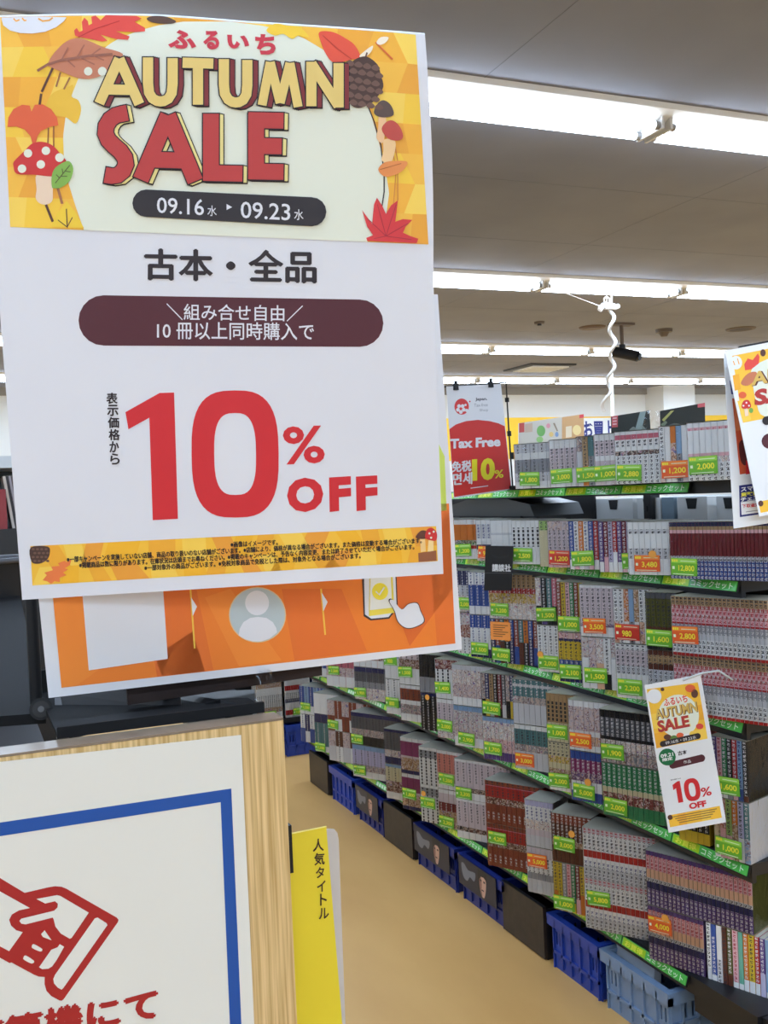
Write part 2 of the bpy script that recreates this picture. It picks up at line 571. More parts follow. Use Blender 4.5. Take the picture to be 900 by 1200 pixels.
# ================================================================== the comic shelf along the aisle
XS = 1.83
ZS = {1: EYE.z - .0105 * XS + .02, 2: EYE.z - .1515 * XS + .02, 3: EYE.z - .35 * XS + .02, 4: EYE.z - .552 * XS + .02, 5: EYE.z - .769 * XS + .02}
YN, YF = 1.103 * XS, 5.64
shelf = thing('comic_shelf', (XS + 0.2, (YN + YF) / 2, 0), 0, 'long black steel comic shelf with five tiers beside the tan aisle floor', 'shelf')
SX, SY = XS + 0.2, (YN + YF) / 2
def rel(mb):
    mb.v = [(p[0] - SX, p[1] - SY, p[2]) for p in mb.v]
    return mb
SEG = {}
def rail(y0, y1, z, deep):
    """sloping price rail with its green strips of lettering"""
    m = MB()
    xf = Matrix.Translation((XS, 0, z)) @ Matrix.Rotation(math.radians(18), 4, 'Y')
    y = y0
    i = 0
    m.box((0.002, y0, -0.033), (0.006, y1, -0.001), BLACKP, xf)
    while y < y1 - 0.05:
        ye = min(y + 0.30, y1)
        m.box((-0.001, y + 0.004, -0.030), (0.002, ye - 0.002, -0.004), GREEN, xf)
        n0 = ye
        # the reader in the aisle sees the strip with its far end first
        m.box((-0.0016, ye - 0.115, -0.028), (-0.001, ye - 0.006, -0.006), mat('yellow_green_label', (170, 214, 40), 0.22), xf)
        W = mat('pale_green_lettering', (214, 240, 206), 0.3)
        Yl = mat('yellow_lettering', (236, 240, 60), 0.3)
        if y < y0 + 1.6:
            o = xf @ Vector((-0.0022, ye - 0.125, -0.0265)); U = Vector((0, -(min(0.16, ye - y - 0.13)), 0)); V = xf.to_3x3() @ Vector((0, 0, 0.018))
            if U.length > 0.05:
                m.text('コミックセット', o, U, V, W, 0.02)
            o = xf @ Vector((-0.0022, ye - 0.018, -0.0265)); U = Vector((0, -0.085, 0)); V = xf.to_3x3() @ Vector((0, 0, 0.018))
            m.text('お買得', o, U, V, Yl, 0.02)
        else:
            for k in range(5):
                yy = ye - 0.13 - k * 0.03
                if yy - 0.02 > y:
                    m.box((-0.0022, yy - 0.021, -0.026), (-0.001, yy, -0.010), W, xf)
        y = ye
        i += 1
    return m
for k in (5, 4, 3, 2, 1):
    z = ZS[k]
    d = {5: 0.46, 4: 0.42, 3: 0.42, 2: 0.95, 1: 0.34}[k]
    m = MB()
    th = 0.032 if k > 1 else 0.03
    m.box((XS + 0.006, YN, z - th), (XS + d, YF, z), BLACK)
    m.box((XS + 0.006, YN, z - (0.05 if k > 1 else .034)), (XS + 0.02, YF, z - th), BLACK)
    if k == 3:
        m.box((XS + 0.03, YN - 0.004, z + 0.0005), (XS + 0.075, YN + 0.06, z + 0.002), mat('grey_tape', (150, 150, 150), 0.4))
    bo = rel(m).build('shelf_board', shelf)
    ye = {5: 1.245 * XS, 1: 1.197 * XS}.get(k, YN)
    y1 = YF if k != 1 else YF
    rel(rail(ye, y1, z, d)).build('price_rail', bo, None)
    bo['kind'] = 'thing'
# posts, back, bottom plinth
y = YN + 0.02
while y < YF + 0.02:
    m = MB()
    m.box((XS + 0.43, y - 0.02, 0), (XS + 0.47, y + 0.02, ZS[1] - 0.03), BLACK)
    zz = 0.1
    while zz < ZS[1] - 0.1:
        m.box((XS + 0.4295, y - 0.004, zz), (XS + 0.43, y + 0.004, zz + 0.02), mat('slot_shadow_paint', (8, 8, 8), 0.8)); zz += 0.05
    rel(m).build('post', shelf)
    y += 0.9
m = MB(); m.box((XS + 0.44, YN, 0.0), (XS + 0.45, YF, ZS[2] - 0.03), BLACK); m.box((XS + 0.44, y_on(697, XS + 0.44, ZS[1] - .15), ZS[2] - .03), (XS + 0.45, YF, ZS[1] - .03), BLACK)
rel(m).build('back_panel', shelf)
m = MB(); m.box((XS + 0.26, YN + 0.02, 0.0), (XS + 0.28, YF, ZS[5] - 0.04), BLACK); rel(m).build('kick_panel', shelf)
# low end display at the near end of the shelf: bottom tier goes on under the loose volumes
m = MB()
zB = ZS[5]
m.box((XS + 0.02, 1.72, zB - 0.05), (XS + 0.46, YN - 0.002, zB - 0.002), BLACK)
m.box((XS + 0.02, YN, zB - 0.105), (XS + 0.06, 2.28, zB - 0.05), BLACK)
m.box((XS + 0.02, 1.72, zB - 0.105), (XS + 0.46, YN - 0.002, zB - 0.075), BLACK)
m.box((XS + 0.05, 1.74, 0), (XS + 0.44, YN - 0.002, zB - 0.105), DARKBROWN)
rel(m).build('end_plinth', shelf)
# the far cross shelf closing the aisle
EY = 6.22
cross = thing('wall_shelf', (2.2, EY + 0.2, 0), 0, 'black shelf of comics closing the far end of the aisle', 'shelf')
m = MB(); 
for z in (0.24, 0.60, 0.96, 1.30):
    m.box((-0.9, -0.2, z - 0.03), (0.9, 0.2, z), BLACK)
m.build('shelf_board', cross)
m = MB(); m.box((-0.9, 0.19, 0), (0.9, 0.2, 1.5), BLACK); m.build('back_panel', cross)

# ------------------------------------------------------------------ comic sets
def parse(d):
    out = []
    for tok in d.split('@')[0].split():
        c, rest = tok.split(':')
        h = re.match(r'\d+', rest).group()
        out.append((c, float(h), rest[len(h):]))
    return out
_B = {}
def book_mesh(design, t, h, depth):
    key = (design, round(t, 4), h, depth)
    if key in _B:
        return _B[key]
    bands = parse(design)
    tot = sum(b[1] for b in bands)
    x = t / 2 - 0.0004
    prof = [(-x, depth), (-x, 0.0016), (-x + 0.0017, 0.0003), (0, 0), (x - 0.0017, 0.0003), (x, 0.0016), (x, depth)]
    m = MB()
    z = h
    cv = max(bands, key=lambda b: b[1])[0]
    if '@' in design: cv = design.split('@')[1]
    cover = mat('cover_' + cv, PAL[cv], 0.4)
    for c, hh, st in bands:
        z0 = z - h * hh / tot
        sp = spine(c, st)
        vs = [(p[0], p[1], z0) for p in prof] + [(p[0], p[1], z) for p in prof]
        n = len(prof)
        for i in range(n - 1):
            m.add([vs[i], vs[i + 1], vs[n + i + 1], vs[n + i]], [(0, 1, 2, 3)], sp if 0 < i < n - 2 else cover)
        z = z0
    # page block a little lower than the covers, seen from above
    m.add([(p[0], p[1], 0) for p in prof], [tuple(range(len(prof)))][::-1], PAGES)
    m.add([(p[0], p[1], h - 0.0005) for p in prof], [tuple(range(len(prof)))], PAGES)
    m.face([(-x, depth, 0), (x, depth, 0), (x, depth, h), (-x, depth, h)], PAGES)
    _B[key] = m.mesh('book')
    return _B[key]

_W = {}
def wrap_mesh(w, d, h):
    m = MB()
    e = 0.0022
    # film pulled tight, with slightly rounded upright corners
    c = 0.006
    prof = [(-e + c, -e), (w + e - c, -e), (w + e, -e + c), (w + e, d), (-e, d), (-e, -e + c)]
    n = len(prof)
    vs = [(p[0], p[1], 0.0005) for p in prof] + [(p[0], p[1], h + 0.0012) for p in prof]
    m.add(vs, [(i, (i + 1) % n, n + (i + 1) % n, n + i) for i in range(n)], FILM)
    m.face(vs[n:], FILM_TOP)
    return m.mesh('shrink_wrap')
_G = {}
def tag_mesh(colour, text):
    key = (colour, text)
    if key in _G:
        return _G[key]
    W, H = 0.076, 0.046
    m = MB()
    base = {'g': TAGG, 'o': TAGO, 'r': TAGR}[colour]
    m.box((0, -0.0006, 0), (W, 0, H), base)
    e = -0.0009
    lt = {'g': mat('tag_header_green', (150, 206, 74), 0.35), 'o': mat('tag_header_orange', (236, 132, 52), 0.35), 'r': mat('tag_header_red', (214, 84, 60), 0.35)}[colour]
    m.face([(0.001, e, H * .72), (W - 0.001, e, H * .72), (W - 0.001, e, H - .001), (0.001, e, H - .001)], lt)
    yl = mat('tag_yellow', (238, 226, 60), 0.4)
    pale = mat('tag_pale', (226, 236, 200), 0.4)
    e2 = -0.0011
    for k in range(3):
        m.face([(0.003 + k * 0.006, e2, H * .78), (0.0078 + k * 0.006, e2, H * .78), (0.0078 + k * 0.006, e2, H * .92), (0.003 + k * 0.006, e2, H * .92)], yl)
    m.face([(0.028, e2, H * .82), (W - .006, e2, H * .82), (W - .006, e2, H * .86), (0.028, e2, H * .86)], pale)
    m.face([(0.006, e2, H * .06), (W - .01, e2, H * .06), (W - .01, e2, H * .10), (0.006, e2, H * .10)], pale)
    m.face([(0.004, e2, H * .35), (0.011, e2, H * .35), (0.011, e2, H * .52), (0.004, e2, H * .52)], pale)
    if text:
        m.text(text, (0.022, e2, H * .22), (min(0.046, 0.0098 * len(text)), 0, 0), (0, 0, H * .38), yl, 0.02)
    _G[key] = m.mesh('price_tag')
    return _G[key]
dm = MB(); dm.cyl((0, 0, 0), (0, -0.0008, 0), 0.0115, mat('orange_sticker', (240, 166, 72), 0.4), 18)
DOT = dm.mesh('round_sticker')
nm = MB(); nm.box((0, -0.0006, 0), (0.085, 0, 0.065), mat('orange_notice', (240, 150, 70), 0.4))
for k in range(6):
    nm.box((0.012, -0.0009, 0.052 - k * 0.008), (0.075 - (k % 3) * 0.012, -0.0006, 0.0545 - k * 0.008), mat('notice_lines', (90, 50, 30), 0.5))
NOTICE = nm.mesh('notice_card')

BH, BD = 0.157, 0.112
def comic_set(P, theta, w, designs, nvol, double, h, tags, label, z_extra=0.0, group=None):
    """a shrink-wrapped set; P = far bottom corner of its front"""
    root = thing('comic_set', P, math.radians(theta - 90), label, 'comic set', group)
    dl = [d.strip() for d in designs.split('|')]
    t = w / nvol
    for row in range(2 if double else 1):
        for i in range(nvol):
            put(book_mesh(dl[i % len(dl)], t, h, BD), 'book', root, ((i + .5) * t, random.uniform(0, 0.0012), row * (h + 0.001)))
    H = h * (2 if double else 1) + 0.001
    put(wrap_mesh(w, BD + 0.002, H), 'shrink_wrap', root)
    for tg in tags:
        c, text, u, v = tg[:4]
        if c == 'dot':
            put(DOT, 'round_sticker', root, (u, -0.0035, v))
        elif c == 'note':
            put(NOTICE, 'notice_card', root, (u, -0.0032, v))
        else:
            o = put(tag_mesh(c, text), 'price_tag', root, (u, -0.0032, v))
            o.rotation_euler.y = random.uniform(-0.05, 0.05)
    return root

XC = 1.75                                      # the front corners of the splayed sets stand a little past the rail
SN = {1: 'top', 2: 'second', 3: 'third', 4: 'fourth', 5: 'bottom'}
# (tier, image column of the far corner, splay, [sets top to bottom: (look, design, volumes, double, tags)], image column of the near corner or None)
T = lambda c, s, u=0.004, v=0.010: (c, s, u, v)
D = lambda u, v: ('dot', '', u, v)
LAY = [
 (1, 604, 28, [('grey and black patterned', 'lg:20d w:15 g:30d lg:20d w:15', 6, 0, [T('g', '1,800', .02)])], None),
 (1, 645, 28, [('pale grey seven-volume', 'w:18 pg:45d w:37', 7, 0, [T('g', '3,000', .006)])], None),
 (1, 677, 28, [('mixed grey and orange', 'g:30a lg:70 | tn:60d o:40 | t:40 g:60d', 4, 0, [T('g', '1,500', .0)])], None),
 (1, 698, 28, [('pale pink', 'w:12 pg:30d w:10 pg:48', 5, 0, [T('g', '1,000', .0)])], None),
 (1, 722, 28, [('white and pink titled', 'w:6 hp:9 w:14d w:8 k:8a w:55d', 10, 0, [T('g', '2,880', .004)])], None),
 (1, 774, 28, [('mixed white, orange and blue', 'w:60d pg:40a | w:100 | o:30 sk:40a w:30 | lb:50 g:50d | w:70 pg:30', 6, 0, [T('o', '1,200', .006)])], None),
 (1, 807, 27, [('white with small pictures', 'w:8 p:5r w:40 p:6 w:10a w:31d', 9, 0, [T('g', '2,000', .004, .016)])], 872),
 (2, 533, 28, [('orange-banded white', 'w:12 o:40 gr:14a r:8 w:26', 5, 0, [T('g', '1,200')])], None),
 (2, 559, 28, [('white and navy', 'w:10 lg:35n w:15 n:12 w:28a', 4, 0, [T('o', '900', .008)])], None),
 (2, 576, 28, [('plain white', 'w:30 lg:5 w:65', 5, 0, [])], None),
 (2, 601, 28, [('white with black squares', 'w:16 w:44c w:40', 8, 0, [T('g', '2,500', .004)])], None),
 (2, 633, 24, [('pale yellow-green', 'lgn:20d cr:80', 2, 0, [])], None),
 (2, 643, 28, [('dusty pink', 'pg:20a pg:45d p:35', 6, 0, [T('r', '1,200')])], None),
 (2, 668, 28, [('striped blue and orange', 'b:80l w:20 | w:70d p:30 | o:80l w:20 | w:70n lg:30 | b:70l p:30 | r:80l w:20', 8, 0, [T('g', '1,800', .01)])], None),
 (2, 703, 28, [('striped purple and red', 'pu:80l w:20 | dr:70l p:30 | lp:80d w:20 | r:60l w:40', 8, 0, [T('g', '1,500', .075)])], None),
 (2, 737, 28, [('white nine-volume', 'w:14 lg:8d w:28 lg:20d w:30', 9, 0, [T('o', '3,480', .02), D(.075, .058)])], None),
 (2, 786, 21, [('long dark red', 'n:7d tn:6 p:6 dr:40 lg:8d b:33l', 26, 0, [T('g', '12,800', .004)])], 905),
 (3, 537, 28, [('navy and white patterned', 'n:35l lg:25d w:40a', 4, 0, [T('g', '2,000', .0)]), ('brown picture', 'lg:30a rb:30a w:40d', 4, 0, [])], None),
 (3, 552, 28, [('white and blue tall', 'w:30n b:50l w:20', 5, 0, []), ('pale blue', 'b:30l w:50n n:20', 5, 0, [T('g', '1,500')])], None),
 (3, 576, 27, [('red-lettered beige', 'tn:30d r:12l y:22a w:36a', 12, 0, [T('g', '3,200', .008)]), ('blue and brown mixed', 'b:40l n:60l | rb:60l b:40 | t:50l br:50 | o:50d k:50l', 12, 0, [T('g', '6,000', .006), ('note', '', .004, .083)])], None),
 (3, 631, 28, [('dark and teal striped', 'w:60a k:40 | k:70l pu:30 | t:80l k:20 | hp:60l k:40', 7, 0, [T('g', '1,500')]), ('plain white seven-volume', 'w:60d w:40', 7, 0, [T('g', '2,000'), D(.012, .058)])], None),
 (3, 656, 28, [('brown, yellow and green striped', 'rb:80l cr:20 | y:70d w:30 | p:80d w:20 | gr:70l w:30', 7, 0, [T('g', '1,000', .004, .004)]), ('yellow and blue banded', 'p:12a n:5 y:38d b:16l w:10d n:19', 6, 0, [T('g', '2,100', .004)])], None),
 (3, 683, 28, [('pale pink seven-volume', 'w:5 pg:70d pu:6a w:19', 8, 0, [T('o', '3,500', .012)]), ('mixed white picture', 'lg:40a w:60 | pg:60a w:40 | w:50a sk:50 | w:70d k:30', 6, 0, [T('g', '1,500', .01, .018)])], None),
 (3, 723, 28, [('white, orange and blue mixed', 'w:60d sk:40a | w:100d | o:60a w:40 | lb:60 g:40d | tn:60a w:40', 8, 0, [T('r', '980', .004)]), ('pale grey eight-volume', 'w:10d pg:30d lg:15d w:45', 8, 0, [T('g', '2,200', .006)])], None),
 (3, 761, 26, [('dark olive', 'dg:10 ol:50d br:15 k:25', 6, 0, [T('g', '1,600', .0)]), ('brown and white', 'br:8 tn:16d br:10 lg:66d', 6, 0, [])], None),
 (3, 791, 20, [('red and white two-layer', 'tn:14d r:6l p:9r r:5l p:9r r:3 g:15l lg:10 w:24d r:5', 22, 1, [T('o', '2,800', .004, .19)])], 905),
 (4, 356, 28, [('grey and white', 'w:30d lg:40 w:30', 8, 0, []), ('white and blue banded', 'w:40d b:30l w:30', 8, 0, [])], None),
 (4, 383, 28, [('rose picture', 'hp:40d w:30a w:30', 8, 0, []), ('pink-topped picture', 'hp:35d pg:30a w:35', 8, 0, [T('g', '1,500', .02, .06)])], None),
 (4, 416, 28, [('pink and brown picture', 'w:16 hp:22d p:26 br:14a w:22', 9, 0, []), ('grey blue', 'n:14 dg:30d g:20d w:36a', 9, 0, [T('g', '1,900', .0)])], None),
 (4, 453, 28, [('plain pale', 'w:30 lb:10 w:60', 4, 0, [T('g', '900', .0, .06)]), ('white and teal', 'w:60d t:20 w:20', 4, 0, [T('g', '800', .0, .03)])], None),
 (4, 470, 28, [('brown and white picture', 'pg:30d br:25a w:45', 6, 0, [T('g', '1,500', .0, .03)]), ('rust and grey picture', 'w:10 rb:32d w:12 g:26a w:20', 6, 0, [])], None),
 (4, 494, 28, [('black', 'k:60d g:40', 5, 0, []), ('black lettered', 'n:8 k:55l k:37l', 5, 0, [D(.04, .14)])], None),
 (4, 513, 28, [('dark red and white', 'dr:25a w:35c w:40', 5, 0, [T('g', '1,400', .0, .02)]), ('pale pink small', 'w:10 pg:50d w:40a', 5, 0, [T('g', '2,000', .0, .03)])], None),
 (4, 533, 28, [('pastel picture', 'lg:12 w:35a pg:33a w:20', 9, 0, []), ('white and blue picture', 'lb:12 lg:45a pg:20a w:23', 9, 0, [T('g', '2,900', .02)])], None),
 (4, 567, 28, [('dark striped', 'g:60a k:40 | n:60l y:40 | tn:70d g:30 | k:70l dr:30 | dr:80l k:20 | dg:70l lg:30', 9, 0, [T('g', '1,500', .006, .01)]), ('white and pink picture', 'lb:10 w:40a p:30a pu:20', 9, 0, [T('g', '1,700', .006, .02)])], None),
 (4, 604, 28, [('teal-banded grey', 't:10l lg:6 t:22l g:16a lg:46', 10, 0, []), ('teal and grey lower', 'w:10 t:34d g:16a lg:40', 10, 0, [T('o', '3,000', .004)])], None),
 (4, 644, 27, [('beige with black squares', 'tn:16 tn:44c cr:40', 7, 0, [T('g', '1,000', .002, .01)]), ('cream picture', 'cr:28d y:14a cr:12 tn:26a w:20', 7, 0, [T('g', '2,000', .002)])], None),
 (4, 670, 27, [('white and pink picture', 'w:12 pg:48a w:10 sk:18a w:12', 8, 0, [T('o', '2,500', .004)]), ('purple and blue', 'b:16 mg:26l pu:18a w:20 b:20', 8, 0, [T('g', '5,000', .008), D(.062, .064)])], None),
 (4, 707, 25, [('dark with pale lettering', 'k:14 dg:36l k:6 w:20a g:24a', 14, 0, [T('g', '1,900', .004)]), ('green picture', 'gr:45l cr:10 dr:20a gr:25', 14, 0, [T('g', '2,000', .006)])], 792),
 (4, 796, 20, [('pink and plum striped', 'hp:70l w:30 | pu:60l p:40', 5, 0, []), ('yellow and black', 'y:60d k:20l y:20', 5, 0, [])], 832),
 (4, 838, 17, [('dark mixed', 'pu:70l p:30 | p:70r w:30 | gr:70l w:30 | k:80l g:20 | r:80l p:20 | lb:80n b:20 | k:90l br:10', 7, 0, [T('g', '1,600', .006)]), ('pastel mixed', 'r:20 cr:60a w:20 | sa:50a p:50 | lgn:60d p:40 | o:40l tn:60a | lp:60d w:40 | t:60l lb:40a@lg', 6, 0, [T('g', '1,000', .004)])], 880),
 (5, 353, 28, [('blue striped', 'b:70l w:30 | lb:60d w:40', 6, 0, [T('g', '1,200', .01, .02)]), ('blue and white striped', 'w:50n b:50 | n:60l w:40', 6, 0, [])], None),
 (5, 370, 28, [('plain white and navy', 'w:70 n:30', 4, 0, []), ('teal', 't:80l w:20', 4, 0, [T('g', '1,100', .0, .004)])], None),
 (5, 386, 28, [('brown striped', 'pg:50a rb:50d | rb:60l w:40', 6, 0, [T('g', '900', .0)]), ('brown and white striped', 'pg:50a lg:50 | br:50l w:50d', 6, 0, [])], None),
 (5, 414, 28, [('dark grey', 'n:12 dg:38d g:22a k:28', 9, 0, [T('g', '2,400', .0, .004)]), ('grey-blue and white', 'lb:14 lp:46d g:20a w:20', 9, 0, [T('g', '1,300', .01, .01)])], None),
 (5, 453, 28, [('dark navy', 'n:8 dg:52d lg:20a n:20', 4, 0, []), ('cream and brown', 'lb:8 cr:40d br:32a w:20', 4, 0, [])], None),
 (5, 472, 28, [('magenta two-layer', 'w:10 mg:40 pg:6 tn:34a n:10', 5, 1, [T('g', '1,800', .004, .05)])], None),
 (5, 494, 28, [('black and white chequered', 'w:8 g:20c w:72c', 4, 1, [T('g', '1,500', .002, .06), D(.02, .12)])], None),
 (5, 515, 28, [('salmon', 'w:8 sa:50d cr:14 br:10a w:18', 5, 0, [T('g', '1,200', .01, .02)]), ('pink and dark red', 'w:10 pg:24 dr:22l tn:44a', 5, 0, [T('g', '2,300', .0, .004)])], None),
 (5, 536, 29, [('beige lettered two-layer', 'w:6 pg:52d pg:12 k:12a w:18', 9, 1, [T('g', '3,300', .004, .16)])], None),
 (5, 572, 30, [('red-brown two-layer', 'rb:10d hp:2 r:26d br:16a rb:18 rb:18l rb:10', 11, 1, [T('g', '4,200', .008, .085)])], None),
 (5, 619, 30, [('blue-lettered lilac', 'lp:12 w:30n w:20a pg:14 lg:24', 6, 0, []), ('pink and grey', 'pg:22 w:34d g:14 lg:30', 6, 0, [T('o', '5,000', .004, .09)])], 652),
 (5, 650, 30, [('brown with round sticker', 'rb:20l br:34l tn:12a br:34', 9, 0, [T('g', '3,000', .008, .04), D(.075, .10)]), ('yellow and green striped', 'y:60d o:40 | y:80d cr:20 | g:70l y:30 | p:70r lg:30 | gr:80l y:20 | dr:70l p:30', 9, 0, [T('g', '1,000', .0, .004)])], None),
 (5, 687, 32, [('red, white and black two-layer', 'pg:10r w:34d r:14 w:6 w:12n lg:24d', 16, 1, [T('g', '5,800', .01, .075)])], None),
 (5, 761, 21, [('purple and pink long', 'pu:8 p:26r sk:16 lg:7d n:13 pu:30l@ol', 24, 0, []), ('purple and pink', 'pu:8 p:26r sk:16 lg:7d n:13 pu:30l', 13, 0, [T('o', '4,000', .004, .085), D(.06, .135)])], 886),
]
FAR = [(3, 452), (3, 480), (3, 506)]
for x_, col_ in zip((452, 480, 506), ('white and grey', 'blue and white', 'tan picture')):
    pass

cols = {}
for tier in SN:
    cl = [c for c in LAY if c[0] == tier]
    cl.sort(key=lambda c: -c[1])
    for i, c in enumerate(cl):
        cols[(tier, c[1])] = i
LOOSE_Y = None
XOFF = {(5, 761): 1.80, (4, 838): 1.80, (4, 796): 1.80, (5, 536): 1.79, (5, 515): 1.785, (4, 604): 1.785, (3, 631): 1.79, (5, 687): 1.76}
def place(tier, px, py=None):
    z = ZS[tier]
    x = XOFF.get((tier, px), XC)
    return Vector((x, y_on(px, x, z), z))
for tier, xl, th, sets, xr in LAY:
    P = place(tier, xl)
    idx = cols[(tier, xl)]
    nxt = [c for c in LAY if c[0] == tier and c[1] > xl]
    d = Vector((math.sin(math.radians(th)), -math.cos(math.radians(th)), 0))
    if xr is not None:
        # width so that the near corner is seen in column xr
        lo, hi = 0.02, 1.2
        for _ in range(40):
            w = (lo + hi) / 2
            q = P + d * w - EYE
            u = 450 + F * (AX.x * q.x + AY.x * q.y + AZ.x * q.z) / (AX.z * q.x + AY.z * q.y + AZ.z * q.z)
            if u < xr: lo = w
            else: hi = w
    else:
        nx = min(nxt, key=lambda c: c[1])
        w = (place(tier, nx[1]) - P).dot(d) - 0.007
    h = BH if tier > 2 else 0.149
    if tier == 5: h = 0.158
    zz = ZS[tier] + 0.0005
    for li, (look, design, n, dbl, tags) in enumerate(reversed(sets)):
        ww = w
        if tier == 5 and xl == 761 and li == 0:
            ww = w * 13 / 24
        lay = '' if len(sets) == 1 else (' lower layer,' if li == 0 else ' upper layer,')
        tg = ''
        for t_ in tags:
            if t_[0] in 'gor' and t_[1]:
                tg = {'g': ' green', 'o': ' orange', 'r': ' red'}[t_[0]] + '-tagged'
                break
        lab = '%s%s comic set,%s %s shelf, %s from near end' % (look, tg, lay, SN[tier], ON[idx])
        comic_set((P.x, P.y, zz), th, ww, design, n, dbl, h, tags, lab, group='wrapped comic sets on the long shelf')
        zz += h * (2 if dbl else 1) + 0.0032

# the stretch of the upper tiers that the big posters cover
for tier, px0, px1, look, ds, dbl in ((2, 458, 484, 'blue and white', 'b:40l w:60d', 0), (2, 484, 508, 'grey and pink', 'lg:50d p:50', 0), (2, 508, 532, 'yellow and white', 'y:30d w:70d', 0),
                                      (3, 440, 474, 'lilac', 'lp:60d w:40', 1), (3, 474, 506, 'brown and cream', 'br:40l cr:60d', 1), (3, 506, 536, 'white and teal', 'w:60d t:40l', 1)):
    P = place(tier, px0)
    d = Vector((math.sin(math.radians(28)), -math.cos(math.radians(28)), 0))
    w = (place(tier, px1) - P).dot(d) - .007
    comic_set((P.x, P.y, ZS[tier] + .0005), 28, w, ds, max(4, round(w / .0145)), dbl, BH if tier > 2 else .149, [],
              '%s comic set, %s shelf, in the stretch covered by the posters' % (look, SN[tier]), group='wrapped comic sets on the long shelf')

# ------------------------------------------------------------------ loose volumes at the near end of the bottom tier
th = math.radians(21)
d = Vector((math.sin(th), -math.cos(th), 0))
P0 = place(5, 761)
cl = [('white', 'w:80d lg:20'), ('blue', 'b:20 b:70l w:10'), ('white and grey', 'w:60 lg:40d'), ('brown', 'br:100d'), ('dark olive', 'ol:80l br:20'),
      ('pink', 'p:90r w:10'), ('mint green', 'mt:90 w:10'), ('orange', 'o:80l w:20'), ('yellow', 'y:80d w:20'), ('red', 'r:80l w:20'), ('purple', 'pu:60l lp:40'), ('pale blue', 'lb:90 w:10'), ('pale blue and white', 'lb:70 w:30')]
w24 = None
c = [c for c in LAY if c[0] == 5 and c[1] == 761][0]
lo, hi = 0.02, 1.2
for _ in range(40):
    w24 = (lo + hi) / 2
    q = P0 + d * w24 - EYE
    u = 450 + F * (AX.x * q.x + AY.x * q.y + AZ.x * q.z) / (AX.z * q.x + AY.z * q.y + AZ.z * q.z)
    if u < 886: lo = w24
    else: hi = w24
s = w24 * 13 / 24 + 0.008
for i, (cn, ds) in enumerate(cl):
    t = 0.0135 + (i % 3) * 0.0015
    h = 0.158
    p = P0 + d * (s + t / 2)
    o = bpy.data.objects.new('comic_volume', book_mesh(ds, t, h, BD))
    COL.objects.link(o)
    o.location = (p.x, p.y, ZS[5] + 0.0005)
    o.rotation_euler.z = th - math.pi / 2
    tag(o, '%s comic volume in the loose row ending the bottom shelf' % cn, 'book', 'loose comic volumes at the shelf end')
    s += t + 0.0006

# the set standing on the end side of the fourth tier
comic_set((XS + 0.14, 1.985, ZS[4] + 0.0005), 80, 0.14, 'y:40d ol:20 y:40d', 10, 0, BH, [], 'yellow comic set standing on the shelf end side of the fourth tier', group='wrapped comic sets on the long shelf')
SEE = None

# sets on the cross shelf at the end of the aisle
ex = [('white and brown picture', 'w:50d tn:20a w:30', 0.00, 0.24), ('white and navy over red', 'w:25d n:15l w:30 r:20 w:10', 0.19, 0.24), ('blue lettered', 'b:50l w:50d', 0.38, 0.24),
      ('red and white', 'w:40d r:40l w:20', 0.0, 0.60), ('pale grey', 'w:60d lg:40', 0.19, 0.60), ('teal', 't:70l w:30', 0.38, 0.60)]
for i, (look, ds, dx, z) in enumerate(ex):
    comic_set((1.70 + dx, EY + 0.02, z + 0.0005), 90, 0.17, ds, 12, 1, BH, [T('g', '1,000', .05)],
              '%s two-layer comic set on the far cross shelf' % look, group='comic sets on the far cross shelf')

# ------------------------------------------------------------------ white product boxes behind the top two tiers
WB = mat('white_carton', (214, 214, 212), 0.5)
GB = mat('grey_blue_carton', (120, 138, 150), 0.5)
for i, (x0, x1, mm, lab) in enumerate([(698, 742, WB, 'white carton with dark hand hole behind the second shelf, beside the tan divider'),
                                  (747, 774, WB, 'white carton with dark hand hole between two posts behind the second shelf'),
                                  (776, 790, GB, 'narrow blue-grey carton behind the second shelf'),
                                  (794, 829, WB, 'white carton with grey lettering strip behind the second shelf'),
                                  (840, 872, WB, 'white carton with dark hand hole behind the second shelf nearest the hanging posters')]):
    X = XS + 0.45
    ya = y_on(x0, X, ZS[2] + 0.15); yb = y_on(x1, X, ZS[2] + 0.15)
    t = thing('carton', (X, (ya + yb) / 2, ZS[2] + 0.0005), 0, lab, 'box', 'cartons behind the comic shelf')
    w = abs(ya - yb)
    m = MB(); m.box((0, -w / 2, 0), (0.26, w / 2, 0.205), mm)
    m.box((-0.001, -w * .3, 0.05), (0, w * .3, 0.065), mat('carton_print', (150, 150, 150), 0.5))
    m.box((-0.001, -w * .36, 0.12), (0, w * .36, 0.128), mat('carton_print', (150, 150, 150), 0.5))
    m.build('carton_body', t)
    if mm is WB:
        m = MB(); m.prism([(-0.028, 0.2), (-0.02, 0.165), (0.02, 0.165), (0.028, 0.2)], 0, 0.002, mat('hand_hole', (18, 18, 20), 0.8), Matrix(((0, 0, -1, -0.0002), (1, 0, 0, 0), (0, 1, 0, 0), (0, 0, 0, 1))))
        m.build('hand_hole', t)
m = MB()
pts = [(0, 0), (0.02, 0.045), (0.16, 0.075), (0.32, 0.072), (0.46, 0.04), (0.52, 0)]
GP = mat('grey_plastic_bag', (96, 98, 98), 0.3)
yb = y_on(668, XS + 0.32, ZS[2] + 0.2)
m.prism([(a * 1.6, b) for a, b in pts], 0, 0.22, GP, Matrix(((0, 0, 1, 0), (1, 0, 0, 0), (0, 1, 0, 0), (0, 0, 0, 1))))
o = m.build('plastic_cover'); o.location = (XS + 0.16, yb, ZS[2] + 0.153)
tag(o, 'crumpled grey plastic cover lying over the second shelf of comics', 'plastic cover')

